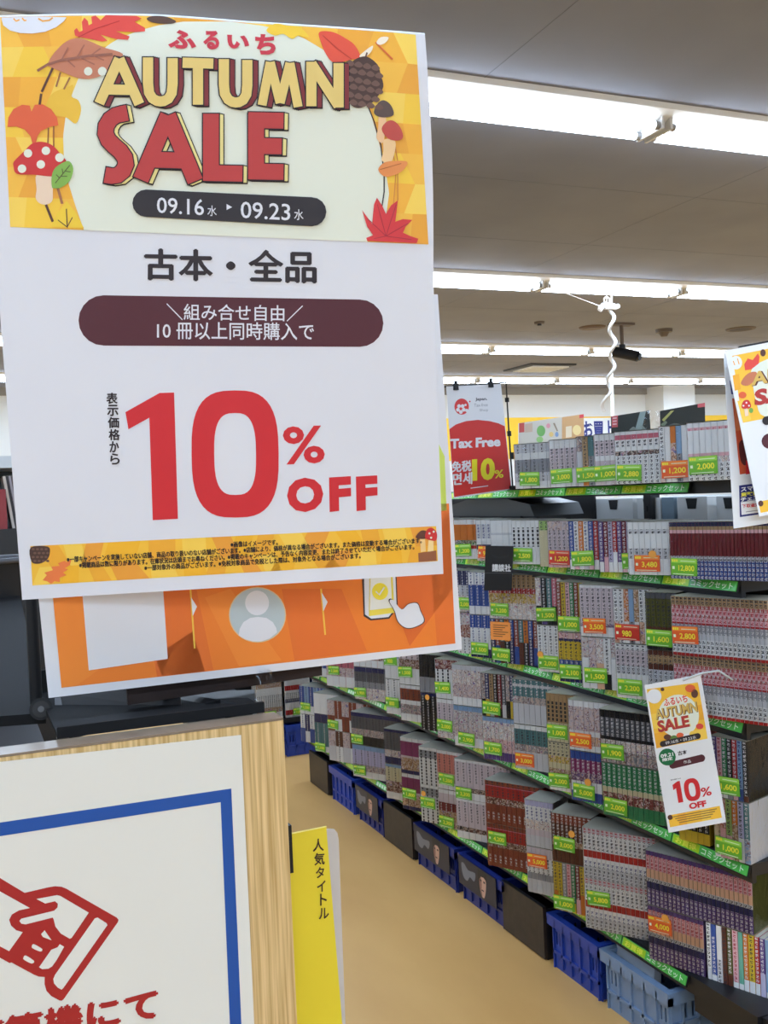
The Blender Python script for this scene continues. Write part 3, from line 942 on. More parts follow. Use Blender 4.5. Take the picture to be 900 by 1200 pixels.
# ------------------------------------------------------------------ crates and boards along the floor
def wall_strip(m, frame, w, h, holes, th, mt):
    """a wall panel w by h with rectangular openings; frame maps (u, depth, v)"""
    us = sorted({0, w} | {x for hh in holes for x in (hh[0], hh[2])})
    vs = sorted({0, h} | {x for hh in holes for x in (hh[1], hh[3])})
    for i in range(len(us) - 1):
        for j in range(len(vs) - 1):
            cu, cv = (us[i] + us[i + 1]) / 2, (vs[j] + vs[j + 1]) / 2
            if any(a < cu < c and b < cv < d_ for a, b, c, d_ in holes):
                continue
            m.box((us[i], 0, vs[j]), (us[i + 1], th, vs[j + 1]), mt, frame)
def crate(x, y0, y1, h, mt, lab, card=False, content=False, rz=0.0):
    """folding crate, long side along y towards the aisle at x"""
    L = abs(y1 - y0); D_ = 0.26
    t = thing('plastic_crate', (x, (y0 + y1) / 2, 0), rz, lab, 'crate', 'plastic crates under the comic shelf')
    m = MB()
    # long sides
    for side, (X, s) in enumerate(((0, 1), (D_ - 0.006, 1))):
        fr = Matrix(((0, 1, 0, X), (1, 0, 0, -L / 2), (0, 0, 1, 0), (0, 0, 0, 1)))
        holes = []
        n = 5
        for k in (0, n - 1):
            u = L * (k + .5) / n
            holes += [(u - .014, h * .45, u - .006, h * .68), (u + .006, h * .45, u + .014, h * .68)]
        wall_strip(m, fr, L, h * .9, holes, 0.006, mt)
        for k in range(6):
            u = -L / 2 + L * k / 5
            w_ = 0.005
            X0 = X - 0.007 if side == 0 else X + 0.005
            m.box((X0, max(u - w_, -L / 2), 0.012 if 0 < k < 5 else 0), (X0 + 0.009, min(u + w_, L / 2), h * .9), mt)
        X0 = X - 0.007 if side == 0 else X + 0.005
        m.box((X0, -L / 2, h * .28), (X0 + 0.009, L / 2, h * .34), mt)
    # short sides
    for Y in (-L / 2, L / 2 - 0.006):
        fr = Matrix(((1, 0, 0, 0), (0, 1, 0, Y), (0, 0, 1, 0), (0, 0, 0, 1)))
        holes = []
        for u in (0.05, 0.078, 0.17, 0.2):
            holes += [(u, h * .5, u + .012, h * .74), (u, h * .16, u + .012, h * .36)]
        holes.append((0.105, h * .6, 0.155, h * .78))
        wall_strip(m, fr, D_, h * .9, holes, 0.006, mt)
        Y0 = Y - 0.007 if Y < 0 else Y + 0.005
        for u in (0, 0.04, 0.098, 0.16, 0.22, D_ - 0.008):
            m.box((u, Y0, 0.0), (u + 0.006, Y0 + 0.009, h * .9), mt)
        m.box((0, Y0, h * .42), (D_, Y0 + 0.009, h * .47), mt)
    m.box((0.006, -L / 2 + 0.006, 0.004), (D_ - 0.006, L / 2 - 0.006, 0.010), mt)
    m.build('crate_body', t)
    r = MB()
    e = 0.018
    # rim: four rails with a hanging lip
    for lo_, hi_ in (((-e, -L / 2 - e, 0), (0.006, L / 2 + e, 0)), ((D_ - 0.006, -L / 2 - e, 0), (D_ + e, L / 2 + e, 0)),
                     ((0.006, -L / 2 - e, 0), (D_ - 0.006, -L / 2 + 0.006, 0)), ((0.006, L / 2 - 0.006, 0), (D_ - 0.006, L / 2 + e, 0))):
        r.box((lo_[0], lo_[1], h * .93), (hi_[0], hi_[1], h), mt)
    r.box((-e, -L / 2 - e, h * .8), (-e + 0.004, L / 2 + e, h * .93), mt)
    r.box((-e, -L / 2 - e, h * .8), (D_, -L / 2 - e + 0.004, h * .93), mt)
    r.box((-e, L / 2 + e - 0.004, h * .8), (D_, L / 2 + e, h * .93), mt)
    for k in range(7):
        u = -L / 2 - e + (L + 2 * e) * k / 6
        r.box((-e, max(u - .003, -L / 2 - e), h * .8), (0, min(u + .003, L / 2 + e), h * .93), mt)
    r.build('rim', t)
    if card:
        c = MB()
        cb = mat('dark_printed_card', (24, 28, 48), 0.35)
        c.box((-e - 0.006, -L / 2 + 0.02, h * .38), (-e - 0.003, L / 2 - 0.0, h * 1.0), cb)
        gy = mat('card_grey_print', (120, 122, 128), 0.4); sk = mat('card_skin_print', (206, 164, 142), 0.4)
        X = -e - 0.0064
        fy = -L * 0.12
        zz0, hh = h * .69, h * .27
        c.add([(X, fy - a * 0.034, zz0 + b * hh) for a, b in sm([(-.8, .7), (0, .95), (.8, .7), (.75, -.2), (.35, -.9), (0, -1), (-.4, -.85), (-.8, -.1)], 3)],
              [tuple(range(24))], sk)
        hr_ = mat('card_hair_print', (16, 16, 24), 0.4)
        c.add([(X - 0.0003, fy - a * 0.036, zz0 + b * hh) for a, b in [(-1, 1.05), (1, 1.05), (1, .1), (.72, .5), (.3, .62), (-.35, .56), (-.7, .3), (-.8, -.5), (-1, -.6)]], [tuple(range(9))], hr_)
        c.add([(X - 0.0002, fy - a * 0.034, zz0 + b * hh) for a, b in [(-.75, .5), (-.3, .55), (-.2, 0), (-.3, -.5), (-.1, -.95), (-.4, -.85), (-.8, -.1)]], [tuple(range(7))], mat('card_shade_print', (150, 108, 96), .4))
        dk = mat('card_dark_print', (40, 30, 34), 0.4)
        for sg in (-1, 1):
            c.box((X - 0.0004, fy - sg * .014 - .007, zz0 + hh * .2), (X - 0.0002, fy - sg * .014 + .007, zz0 + hh * .34), dk)
        c.box((X - 0.0004, fy - .009, zz0 - hh * .5), (X - 0.0002, fy + .009, zz0 - hh * .4), dk)
        c.add([(X, L * .42 - u * L * .36, h * (.7 + .18 * v)) for u, v in sm([(0, .8), (.2, 1), (.5, .5), (1, .7), (.9, -.4), (.6, -.2), (.4, -.9), (.1, -.6)], 3)],
              [tuple(range(24))], gy)
        c.build('printed_card', t)
    return t
BLUE = mat('blue_crate_plastic', (38, 66, 158), 0.38)
NAVY = mat('dark_blue_crate_plastic', (30, 46, 122), 0.38)
PALEB = mat('pale_blue_crate_plastic', (126, 150, 182), 0.4)
CX = 1.825
hC = 0.185
def crange(pa, pb, X=CX, z=hC):
    return y_on(pa, X, z), y_on(pb, X, z)
def crate_px(pa, pb, *a, **k):
    ya, yb = crange(pa, pb, CX - 0.018)
    return crate(CX, yb + 0.018, ya - 0.018, hC, *a, **k)
light = crate_px(702, 783, PALEB, 'pale blue plastic crate holding a magazine at the near end of the shelf')
crate_px(640, 700, BLUE, 'bright blue plastic crate between the pale crate and a dark board')
crate_px(536, 588, NAVY, 'blue crate with a dark face card, nearest of the carded crates', card=True)
crate_px(484, 532, NAVY, 'blue crate with a dark face card, middle one of the carded crates', card=True)
crate_px(416, 447, NAVY, 'blue crate with a dark face card, farthest of the carded crates', card=True)
crate_px(385, 412, BLUE, 'plain blue crate beyond the carded crates, before the dark corner board')
far = crate(1.50, 0, 0.30, 0.2, BLUE, 'plain blue crate under the far cross shelf at the aisle end')
far.rotation_euler.z = math.pi / 2
far.location = (2.03, EY - 0.02, 0)
def board(pa, pb, lab):
    ya, yb = crange(pa, pb, CX - 0.01)
    w = ya - yb
    t = thing('storage_box', (CX - 0.01, (ya + yb) / 2, 0), 0, lab, 'storage box', 'dark storage boxes under the comic shelf')
    m = MB()
    m.box((0, -w / 2, 0.004), (0.012, w / 2, hC), DARKBROWN)
    m.box((0.012, -w / 2, 0.0), (0.24, -w / 2 + 0.012, hC - 0.01), BLACK)
    m.box((0.012, w / 2 - 0.012, 0.0), (0.24, w / 2, hC - 0.01), BLACK)
    m.box((0.012, -w / 2 + 0.012, 0.0), (0.24, w / 2 - 0.012, 0.012), BLACK)
    m.build('box_body', t)
    m = MB(); m.box((-0.001, -w / 2 - 0.001, hC - 0.001), (0.014, w / 2 + 0.001, hC + 0.003), BLACK); m.build('edge_strip', t)
board(588, 636, 'dark brown storage box between the bright blue crate and the carded crates')
board(449, 482, 'dark brown storage box between two carded blue crates')
board(362, 383, 'dark brown storage box at the far corner of the aisle')
# magazine in the pale crate
ya, yb = crange(718, 762, CX + 0.02, hC + 0.01)
m = MB()
gl = mat('magazine_edge', (196, 200, 206), 0.3)
w = ya - yb
m.box((0, -w / 2, 0), (0.022, w / 2, 0.19), mat('magazine_cover', (206, 210, 214), 0.25))
m.box((0.002, -w / 2 + 0.002, 0.19), (0.02, w / 2 - 0.002, 0.1915), gl)
m.box((-0.004, -w / 2, 0.0), (-0.001, w / 2, 0.186), gl)
o = m.build('magazine'); o.matrix_world = Matrix.Translation((CX + 0.018, (ya + yb) / 2, 0.0115)) @ Matrix.Rotation(0.12, 4, 'Y')
tag(o, 'thin grey magazine standing in the pale blue crate', 'magazine')

# ================================================================== ceiling fittings
def ceil_at(px, py):
    return at_z(px, py, CEIL)
p = ceil_at(632, 430); 
t = thing('air_vent', (p.x, p.y, CEIL), 0, 'square ceiling air conditioner grille between the far light rows', 'air vent')
m = MB(); m.box((-0.33, -0.33, -0.02), (0.33, 0.33, 0.0), mat('vent_dark', (50, 48, 46), 0.6)); m.build('vent_frame', t)
m = MB(); m.box((-0.24, -0.24, -0.035), (0.28, 0.24, -0.02), FIXW)
for k in range(5):
    m.box((-0.22, -0.2 + k * .09, -0.038), (0.26, -0.16 + k * .09, -0.035), mat('vent_slat', (190, 190, 186), 0.5))
m.build('vent_panel', t)
for px, py, lab in ((778, 386, 'small round smoke detector on the ceiling beyond the camera bracket'), ):
    p = ceil_at(px, py)
    m = MB(); m.cyl((0, 0, 0), (0, 0, -0.03), 0.085, mat('speaker_brown', (96, 84, 72), 0.6), 20, 0.08); m.cyl((0, 0, -0.03), (0, 0, -0.07), 0.055, mat('speaker_brown', (96, 84, 72), 0.6), 20, 0.03)
    o = m.build('smoke_detector'); o.location = (p.x, p.y, CEIL); tag(o, lab, 'smoke detector')
p = ceil_at(868, 385)
m = MB(); m.cyl((0, 0, 0), (0, 0, -0.012), 0.15, mat('speaker_brown', (96, 84, 72), 0.6), 24, 0.14)
for k in range(3): m.cyl((0, 0, -0.012), (0, 0, -0.0125 - k * 0.001), 0.11 - k * .03, mat('speaker_mesh', (70, 62, 56), 0.7), 24)
o = m.build('ceiling_speaker'); o.location = (p.x, p.y, CEIL); tag(o, 'flat round brown speaker on the ceiling above the hanging posters', 'speaker')
p = ceil_at(632, 377)
m = MB(); m.cyl((0, 0, 0), (0, 0, -0.02), 0.05, mat('speaker_brown', (96, 84, 72), 0.6), 16, 0.045); m.cyl((0, 0, -0.02), (0, 0, -0.035), 0.02, BLACKP, 12)
o = m.build('sprinkler'); o.location = (p.x, p.y, CEIL); tag(o, 'tiny ceiling sprinkler between the second and third light rows', 'sprinkler')
p = ceil_at(694, 383)
m = MB(); m.cyl((0, 0, 0), (0, 0, -0.015), 0.13, mat('hatch_brown', (104, 84, 66), 0.6), 24, 0.12)
m.cyl((0, 0, -0.015), (0, 0, -0.02), 0.09, mat('hatch_brown', (104, 84, 66), 0.6), 24)
o = m.build('ceiling_hatch'); o.location = (p.x, p.y, CEIL); tag(o, 'round brown cover plate on the ceiling beside the camera bracket', 'cover plate')
p = ceil_at(728, 379)
t = thing('security_camera', (p.x, p.y, CEIL), 0, 'dark security camera hanging from a ceiling bracket behind the coiled cable', 'security camera')
m = MB(); m.box((-.12, -.05, -.02), (.12, .05, 0), mat('bracket_brown', (92, 76, 62), 0.6)); m.cyl((0, 0, -.02), (0, 0, -.2), .018, mat('bracket_brown', (92, 76, 62), 0.6)); m.build('bracket', t)
m = MB(); m.cyl((-.06, .05, -.26), (.07, -.14, -.33), .05, BLACKP, 14); m.cyl((.07, -.14, -.33), (.082, -.16, -.337), .036, mat('lens_glass', (12, 12, 16), 0.1), 14); m.cyl((0, 0, -.2), (0, 0, -.27), .03, BLACKP, 10); m.build('camera_body', t)

# plug box and coiled cable hanging on a wire near the second light row
pc = at_z(714, 359, CEIL - .16)
dc = (pc - EYE).dot(Vector((AX.z, AY.z, AZ.z)))
t = thing('cable_hanger', pc, 0, 'white plug box and coiled cable hanging below the second light row', 'cable')
CW = mat('white_cable', (214, 208, 200), 0.5)
m = MB(); m.box((-.045, -.02, -.022), (.045, .02, .018), CW); m.cyl((-.09, 0, -.03), (-.05, 0, .01), .02, CW, 10); m.cyl((.05, 0, -.01), (.085, 0, .005), .018, CW, 10)
m.tube([Vector((-.02 + .026 * math.cos(a), 0, .045 + .026 * math.sin(a))) for a in [k * .55 for k in range(13)]], .006, CW)
m.build('plug_box', t)
m = MB(); m.tube([(-.02, 0, .0), (-.02, 0, CEIL - pc.z)], .003, CW, 6); m.tube([(.02, 0, .01), (.03, 0, CEIL - pc.z)], .008, CW, 6)
m.tube([(-.09, 0, .0), (-.5, 0.05, .14), (-.75, 0.1, CEIL - pc.z)], .0025, CW, 5); m.build('wire', t)
m = MB()
end = at_depth(707, 482, dc) - pc
pts = []
for k in range(60):
    s_ = k / 59
    base = Vector((0.01, 0, -.02)).lerp(end, s_)
    base += Vector((0.05 * math.sin(s_ * 3.1) + .022 * math.sin(s_ * 26), .02 * math.cos(s_ * 26), 0))
    pts.append(base)
m.tube(pts, .014, CW, 6); m.build('coiled_cable', t)
# white pole
pb = at_y(716, 440, 9.6)
m = MB(); m.cyl((0, 0, 0), (0, 0, pb.z), 0.022, mat('white_pole', (232, 230, 214), 0.45), 12); m.cyl((0, 0, 0), (0, 0, 0.03), 0.16, mat('white_pole', (232, 230, 214), 0.45), 20)
m.cyl((0, 0, pb.z), (0, 0, pb.z + .03), 0.026, mat('white_pole', (232, 230, 214), 0.45), 12)
o = m.build('banner_pole'); o.location = (pb.x, pb.y, 0); tag(o, 'thin white pole standing behind the comic shelf', 'pole')

# ================================================================== signs on and behind the top tier
# tax free sign
RED = ink(206, 52, 48); DKR = ink(40, 40, 44)
o0 = at_depth(532, 584, 3.45); Udir = ray(1730, 524)
s = Sheet(o0, Udir, (0, 0, 1))
root = thing('tax_free_sign', (0, 0, 0), 0, 'red and white Tax Free 10% sign clipped to a black wire frame', 'sign', matrix=Matrix.Translation(o0))
q = ((523, 453), (587, 450), (600, 574), (532, 584))
wt = ink(228, 228, 232)
s.quadgrid(q, wt, 0, 4, 4); s.back(q, wt, .0006, 4, 4)
arc = [(526.5, 503), (534, 497.5), (546, 493.5), (560, 492), (574, 493.5), (584, 496), (591.5, 499.5)]
s.poly(arc + [(599, 572.5), (532.3, 582.3)], RED, 1)
s.poly(circ(541, 476.5, 8.5, 9.5), ink(214, 60, 60), 1)
for k in range(5):
    a = k * 2 * math.pi / 5 + .3
    s.poly(circ(540 + 3.6 * math.cos(a), 479 + 3.8 * math.sin(a), 2.2, 2.3, 10), wt, 2)
s.poly(circ(547, 481, 2, 2, 10), wt, 2); s.poly(circ(545.5, 474.5, 1.4, 1.4, 8), wt, 2); s.poly(circ(550.5, 470.5, 1, 1, 8), ink(214, 60, 60), 2)
s.rtext('Japan.', 557, 466, 571, 470.5, ink(70, 70, 80), 2, .03, -.04)
s.rtext('Tax-free', 555.5, 473, 571.5, 476.8, ink(150, 150, 158), 2, 0, -.04)
s.rtext('Shop', 562, 479, 572, 483, ink(150, 150, 158), 2, 0, -.04)
s.rtext('Tax Free', 527.5, 514.5, 586.5, 526, wt, 2, .045, -.05)
s.fat('免税', ((529.5, 541), (552, 539.4), (552, 552), (529.5, 553.5)), wt, 2, .5)
s.fat('면세', ((531, 555), (553, 553.4), (553, 567), (531, 568.5)), wt, 2, .5)
yy = ink(236, 226, 40)
s.rtext('10', 553, 538, 580, 564, yy, 2, .05, -.07)
s.rtext('%', 579.5, 551, 590, 560.5, yy, 2, .02, -.07)
s.poly([(551.5, 571.5), (572, 568.8), (572, 569.8), (551.5, 572.6)], wt, 2)
s.build('sign_sheet', parent=root)
fr = MB()
def sp(px, py, off=0.0):
    u, v, d = s.uv(px, py); return s.o + s.U * u + s.V * v - s.N * off - o0
fr.tube([sp(515, 453.5, .004), sp(594, 448, .004), sp(597, 500, .004), sp(602, 573, .004)], .003, BLACKP, 6)
for a_, b_ in (((595, 466), (595.3, 471)), ((597.6, 505), (598, 511)), ((600.5, 530), (600.9, 538))):
    fr.tube([sp(*a_, .004), sp(*b_, .004)], .008, BLACKP, 6)
fr.build('wire_frame', root)
for a_ in ((533, 452.5), (574, 449.5)):
    c = MB()
    b0 = sp(*a_, -.004)
    R_ = Matrix(((s.U.x, s.N.x, s.V.x, b0.x), (s.U.y, s.N.y, s.V.y, b0.y), (s.U.z, s.N.z, s.V.z, b0.z), (0, 0, 0, 1)))
    c.prism([(-.009, -.014), (.009, -.014), (.007, .006), (-.007, .006)], -.006, .008, BLACKP, R_ @ Matrix.Rotation(math.pi / 2, 4, 'X'))
    c.box((-.004, -.004, .004), (.004, .006, .018), BLACKP, R_)
    c.build('binder_clip', root)
fo = MB(); fb = sp(602, 573, .004); fo.box((fb.x - .02, fb.y - .02, fb.z - .012), (fb.x + .02, fb.y + .02, fb.z + .012), BLACKP); fo.build('clamp', root)

def wsheet(q, d, U, V=(0, 0, 1)):
    if d is None:                             # standing on the back half of the top tier
        d = (at_x(*lerp(q[0], q[2], .5), XS + .22) - EYE).dot(Vector((AX.z, AY.z, AZ.z)))
    return Sheet(at_depth(q[3][0], q[3][1], d), U, V)
def card_stand(s, q, ob):
    m = MB()
    for a in (.2, .8):
        u, v, d = s.pt(lerp(q[3], q[2], a), 0)
        p = s.matrix() @ Vector((u, v, -.006))
        drop = p.z - ZS[1]
        m.tube([(u, v + .04, -.006), (u, v - drop, -.006)], .0025, BLACKP, 6)
        m.box((u - .012, v - drop, -.03), (u + .012, v - drop + .003, .02), BLACKP)
    m.build('card_stand', ob)
# printed header cards standing behind the top books
q = ((608, 496), (684, 485), (685, 520), (608, 521))
s = wsheet(q, None, ray(1150, 540))
s.quadgrid(q, ink(214, 206, 190), 0, 4, 4); s.back(q, wt, .002, 4, 4)
s.poly([(608.3, 496), (614.5, 495.2), (614.5, 506.5), (608.3, 507)], ink(204, 70, 62), 1)
s.poly([(615, 497), (624, 495.5), (624, 506), (615, 507)], ink(206, 176, 150), 1)
s.poly([(658.5, 489), (684, 485.3), (684.5, 513), (658.5, 516)], ink(212, 164, 106), 1)
s.poly([(679, 486.2), (684, 485.4), (684, 489.5), (679, 490.2)], ink(214, 50, 60), 2)
s.poly([(663, 500), (670, 499), (670, 512), (663, 513)], ink(240, 222, 190), 2)
s.poly(circ(676, 504, 5, 6), ink(244, 220, 150), 2)
s.poly(circ(634, 505, 5, 6.5), ink(110, 176, 84), 1); s.poly(circ(632.5, 515, 4, 3.5), ink(150, 196, 110), 2)
s.poly(circ(642.5, 499, 2.4, 2.8), ink(228, 150, 160), 1); s.poly(circ(646, 509, 2.6, 3), ink(232, 196, 110), 1); s.poly(circ(652.5, 509, 2, 3), ink(120, 150, 190), 1)
s.poly([(648, 496), (650, 495.5), (654, 505), (652.5, 505.5)], ink(150, 130, 100), 1)
card_stand(s, q, s.build('header_card', 'beige picture card with pale pastel blobs behind the top shelf books', 'sign', 'header cards on the top shelf'))
q = ((716.5, 488), (761, 481), (763, 512), (717, 513))
s = wsheet(q, None, ray(1150, 540))
s.quadgrid(q, mat('dark_card_green', (34, 42, 40), .7, 0, .15), 0, 4, 4); s.back(q, ink(60, 60, 60), .002, 4, 4)
s.poly([(716.8, 488), (724, 486.8), (724, 500.5), (717, 501)], ink(196, 60, 66), 1)
s.poly([(750, 482.8), (757, 481.8), (752, 503), (744, 504)], ink(120, 146, 146), 1)
s.poly(sm([(736, 506), (742, 500), (747, 503), (752, 498), (757, 504), (755, 510), (738, 511)], 4), ink(96, 112, 104), 1)
for k in range(3):
    s.poly([(718, 489.5 + k * 3.5), (722.5, 489 + k * 3.5), (722.5, 490.6 + k * 3.5), (718, 491 + k * 3.5)], ink(232, 190, 190), 2)
card_stand(s, q, s.build('header_card', 'dark green-black card with a red corner square, beside the white pole', 'sign', 'header cards on the top shelf'))
q = ((774, 481.5), (826, 472), (826.5, 500), (774.5, 506))
s = wsheet(q, None, ray(1150, 540))
s.quadgrid(q, mat('dark_card_black', (24, 30, 25), .7, 0, .15), 0, 4, 4); s.back(q, ink(60, 60, 60), .002, 4, 4)
s.poly([(817.5, 473.6), (826, 472.1), (826.1, 476.6), (817.6, 477.8)], ink(206, 50, 58), 1)
s.poly([(775.5, 492), (786, 481.5), (790, 481), (778, 494)], ink(150, 152, 50), 1)
s.poly([(774.5, 497), (780, 493), (782, 495), (776, 503)], ink(86, 104, 70), 1)
s.poly(sm([(782, 500), (790, 496), (800, 498), (806, 501), (790, 503)], 3), ink(66, 74, 62), 1)
card_stand(s, q, s.build('header_card', 'dark card with a red corner tab and yellow slash behind the top shelf', 'sign', 'header cards on the top shelf'))
# crumpled clear bag between the dark cards
bagp = at_x(768, 497, XS + .2)
m = MB()
random.seed(11)
vs = []
for j in range(7):
    for i in range(7):
        vs.append(((i - 3) * .014 * (1 - j * .05), random.uniform(-.018, .018), j * .012 + random.uniform(-.003, .003)))
m.add(vs, [(j * 7 + i, j * 7 + i + 1, (j + 1) * 7 + i + 1, (j + 1) * 7 + i) for j in range(6) for i in range(6)], FILM)
o = m.build('clear_bag'); o.location = bagp - Vector((0, 0, .03)); o.rotation_euler.z = -.6
tag(o, 'crumpled clear plastic bag between the two dark header cards', 'plastic bag')
random.seed(5)
# black publisher plate hanging from the second tier
q = ((569, 639.5), (601.5, 640), (599.2, 692), (567.2, 692))
o1 = at_x(584, 665, XC - 0.035)
dd = (o1 - EYE).dot(Vector((AX.z, AY.z, AZ.z)))
s = wsheet(q, dd, (math.sin(math.radians(40)), -math.cos(math.radians(40)), 0))
kk = mat('black_plate', (24, 23, 25), 0.4)
s.quadgrid(q, kk, 0, 2, 2); s.back(q, kk, .003, 2, 2)
s.fat('講談社', ((577, 661), (598.5, 661.5), (598.5, 669.8), (577, 669.5)), ink(226, 226, 226), 2, .3)
s.poly([(568, 671.2), (600.2, 671.4), (600.2, 671.9), (568, 671.8)], ink(90, 90, 92), 1)
s.poly(sm([(576, 650), (586, 652), (597, 650), (592, 654), (580, 654)], 3), ink(44, 44, 46), 1)
s.build('publisher_plate', 'black divider plate with white publisher lettering below the second shelf', 'sign')

# ================================================================== sale art shared by the posters
Y1, Y2, Y3, Y4 = ink(246, 192, 62), ink(240, 172, 52), ink(248, 206, 84), ink(244, 182, 44)
CREAM = ink(232, 236, 220); MAR = ink(82, 34, 44); PILLK = ink(44, 38, 42)
REDT = ink(206, 40, 48); BRN = ink(92, 56, 46); DARKT = ink(46, 36, 40); ORL = ink(224, 98, 58); RLEAF = ink(222, 76, 66)

# narrow swing card clipped on the third tier
Pm = at_x(800, 885, XS - 0.16)
dm_ = (Pm - EYE).dot(Vector((AX.z, AY.z, AZ.z)))
cq = ((755, 803), (821, 790), (851, 963.5), (783.5, 976))
U_ = Vector((math.sin(math.radians(58)), -math.cos(math.radians(58)), 0.0))
s = Sheet(at_depth(800, 885, dm_), U_, (0, 0, 1))
W0 = ink(236, 236, 236)
s.quadgrid(cq, W0, 0, 4, 6); s.back(cq, W0, .0015, 4, 6)
def C(u, v):                                   # card coordinates 0..1 to the picture
    return lerp(lerp(cq[0], cq[1], u), lerp(cq[3], cq[2], u), v)
def CQ(u0, v0, u1, v1):
    return (C(u0, v0), C(u1, v0), C(u1, v1), C(u0, v1))
s.poly([C(.03, .03), C(.93, .05), C(.93, .43), C(.03, .43)], Y1, 1)
for i, (a, b, c_, d_, col) in enumerate(((.03, .2, .2, .3, Y3), (.75, .2, .93, .3, Y2), (.03, .33, .3, .43, Y2), (.7, .06, .93, .14, Y4), (.6, .36, .93, .43, Y3))):
    s.poly(list(CQ(a, b, c_, d_)), col, 2)
s.poly(circ(*C(.5, .245), 24, 25, 28), CREAM, 3)
s.poly(circ(*C(.14, .085), 8.5, 8.5), W0, 4)
s.poly(circ(*C(.3, .05), 2.2, 2.2), BRN, 4); s.poly(circ(*C(.78, .08), 6, 4.5), ORL, 4); s.poly(circ(*C(.84, .12), 4, 5), BRN, 4)
for a, b, col in ((.25, .37, BRN), (.36, .385, ink(92, 128, 60)), (.47, .375, ORL), (.58, .39, W0), (.83, .34, RLEAF), (.7, .38, Y3)):
    s.poly(circ(*C(a, b), 4.4, 3.4), col, 4)
s.text('ふるいち', CQ(.28, .115, .70, .165), RLEAF, 5, .03)
s.text('AUTUMN', CQ(.11, .175, .85, .245), ink(96, 50, 44), 5, .05)
s.text('AUTUMN', CQ(.10, .172, .84, .242), ink(214, 178, 92), 6, .03)
s.text('SALE', CQ(.12, .25, .68, .33), ink(232, 214, 140), 5, .06)
s.text('SALE', CQ(.11, .25, .665, .33), ink(178, 56, 52), 6, .045)
s.pill(CQ(.1, .385, .82, .425), PILLK, 6)
s.text('09.16水・09.23水', CQ(.2, .393, .74, .418), W0, 7, .0)
s.poly(circ(*C(.19, .5), 10, 10, 18), ink(24, 110, 66), 5)
s.text('09.21', CQ(.08, .475, .3, .5), W0, 6, .03); s.text('限定', CQ(.1, .503, .28, .525), W0, 6, .03)
s.text('古本', CQ(.38, .475, .54, .505), DARKT, 5, .03)
s.pill(CQ(.2, .53, .83, .58), MAR, 4); s.text('作品', CQ(.45, .545, .58, .566), W0, 5, .0)
s.text('表示価格から', CQ(.18, .652, .36, .66), DARKT, 5, .02)
s.poly([C(.2, .69), C(.29, .672), C(.335, .672), C(.335, .815), C(.25, .815), C(.25, .715), C(.2, .725)], REDT, 5)
def ring(sh, cx, cy, rx, ry, ix, iy, m_, layer, e=2.6, n=28, skew=(0, 0)):
    def pe(a, b, t):
        c_, s_ = math.cos(t), math.sin(t)
        x = a * math.copysign(abs(c_) ** (2 / e), c_); y = b * math.copysign(abs(s_) ** (2 / e), s_)
        return (cx + x + y * skew[0], cy + y + x * skew[1])
    for i in range(n):
        t0, t1 = 2 * math.pi * i / n, 2 * math.pi * (i + 1) / n
        sh.poly([pe(rx, ry, t0), pe(rx, ry, t1), pe(ix, iy, t1), pe(ix, iy, t0)], m_, layer)
c0 = C(.52, .745)
ring(s, c0[0], c0[1], 9.2, 13.2, 3.8, 8.0, REDT, 5, skew=(.17, -.19))
s.text('%', CQ(.66, .745, .84, .805), REDT, 5, .02)
s.text('OFF', CQ(.42, .83, .72, .872), REDT, 5, .05)
s.poly(list(CQ(.04, .885, .94, .965)), Y1, 1)
s.poly(list(CQ(.2, .885, .34, .965)), Y2, 2); s.poly(list(CQ(.6, .885, .75, .965)), Y3, 2)
for k in range(4):
    s.poly(list(CQ(.12 + .03 * k, .897 + k * .015, .88 - .04 * k, .904 + k * .015)), ink(150, 116, 62), 3)
s.poly(circ(*C(.07, .9), 3, 3), BRN, 3)
swing = s.build('swing_card', 'narrow white Autumn Sale 10% card tilted in front of the third shelf', 'sign')
clp = MB()
cc = [s.pt((829, 800), 4), s.pt((846, 795), 4), s.pt((846, 786), 4), s.pt((829, 784), 4)]
clp.tube([s.pt((800, 797), 3), s.pt((822, 789), 5), s.pt((842, 786), -10), s.pt((862, 800), -400)], .003, mat('clear_clip', (200, 204, 206), 0.15), 8)
clp.build('clip', swing)

# ------------------------------------------------------------------ two posters on a black stand at the near end
dB = 1.98
Ub = ray(5200, 440)
qb = ((848, 414), (1045, 392), (1052, 590), (860, 619.5))
s = Sheet(at_depth(860, 619.5, dB + .02), Ub, (0, 0, 1))
s.quadgrid(qb, W0, 0, 6, 6); s.back(qb, W0, .0012, 6, 6)
s.poly([(858, 467), (1040, 440), (1046, 530), (867, 556)], ink(206, 84, 50), 1)
s.poly([(860, 470), (1040, 445), (1043, 480), (862, 505)], ink(222, 120, 70), 2)
s.poly(sm([(866, 520), (872, 516), (876, 530), (874, 545), (868, 540)], 4), ink(92, 40, 40), 3)
s.poly([(874, 540), (880, 537), (880, 555), (874, 556)], REDT, 4)
s.poly([(855, 446), (858, 446), (861, 462), (857, 462)], ink(60, 66, 130), 1)
s.poly([(866, 569), (1046, 545), (1046, 580), (867, 606)], ink(38, 44, 110), 1)
s.poly([(868, 588.5), (1044, 563), (1044, 578), (869, 603.5)], W0, 2)
s.rtext('スマホ', 868, 571, 890, 576.5, W0, 2, .04, -.13); s.rtext('買取査', 868, 577.5, 889, 582.5, ink(240, 230, 80), 2, .04, -.13); s.rtext('チェエ', 868, 583.2, 889, 588, W0, 2, .04, -.13)
s.rtext('下取査定', 869.5, 591, 890, 595.5, ink(214, 60, 60), 3, .03, -.1)
s.poly([(874, 599.5), (890, 597.3), (890, 598.2), (874, 600.4)], ink(150, 150, 156), 3)
s.build('back_poster', 'white poster with navy smartphone box, half hidden behind another hanging poster', 'poster')
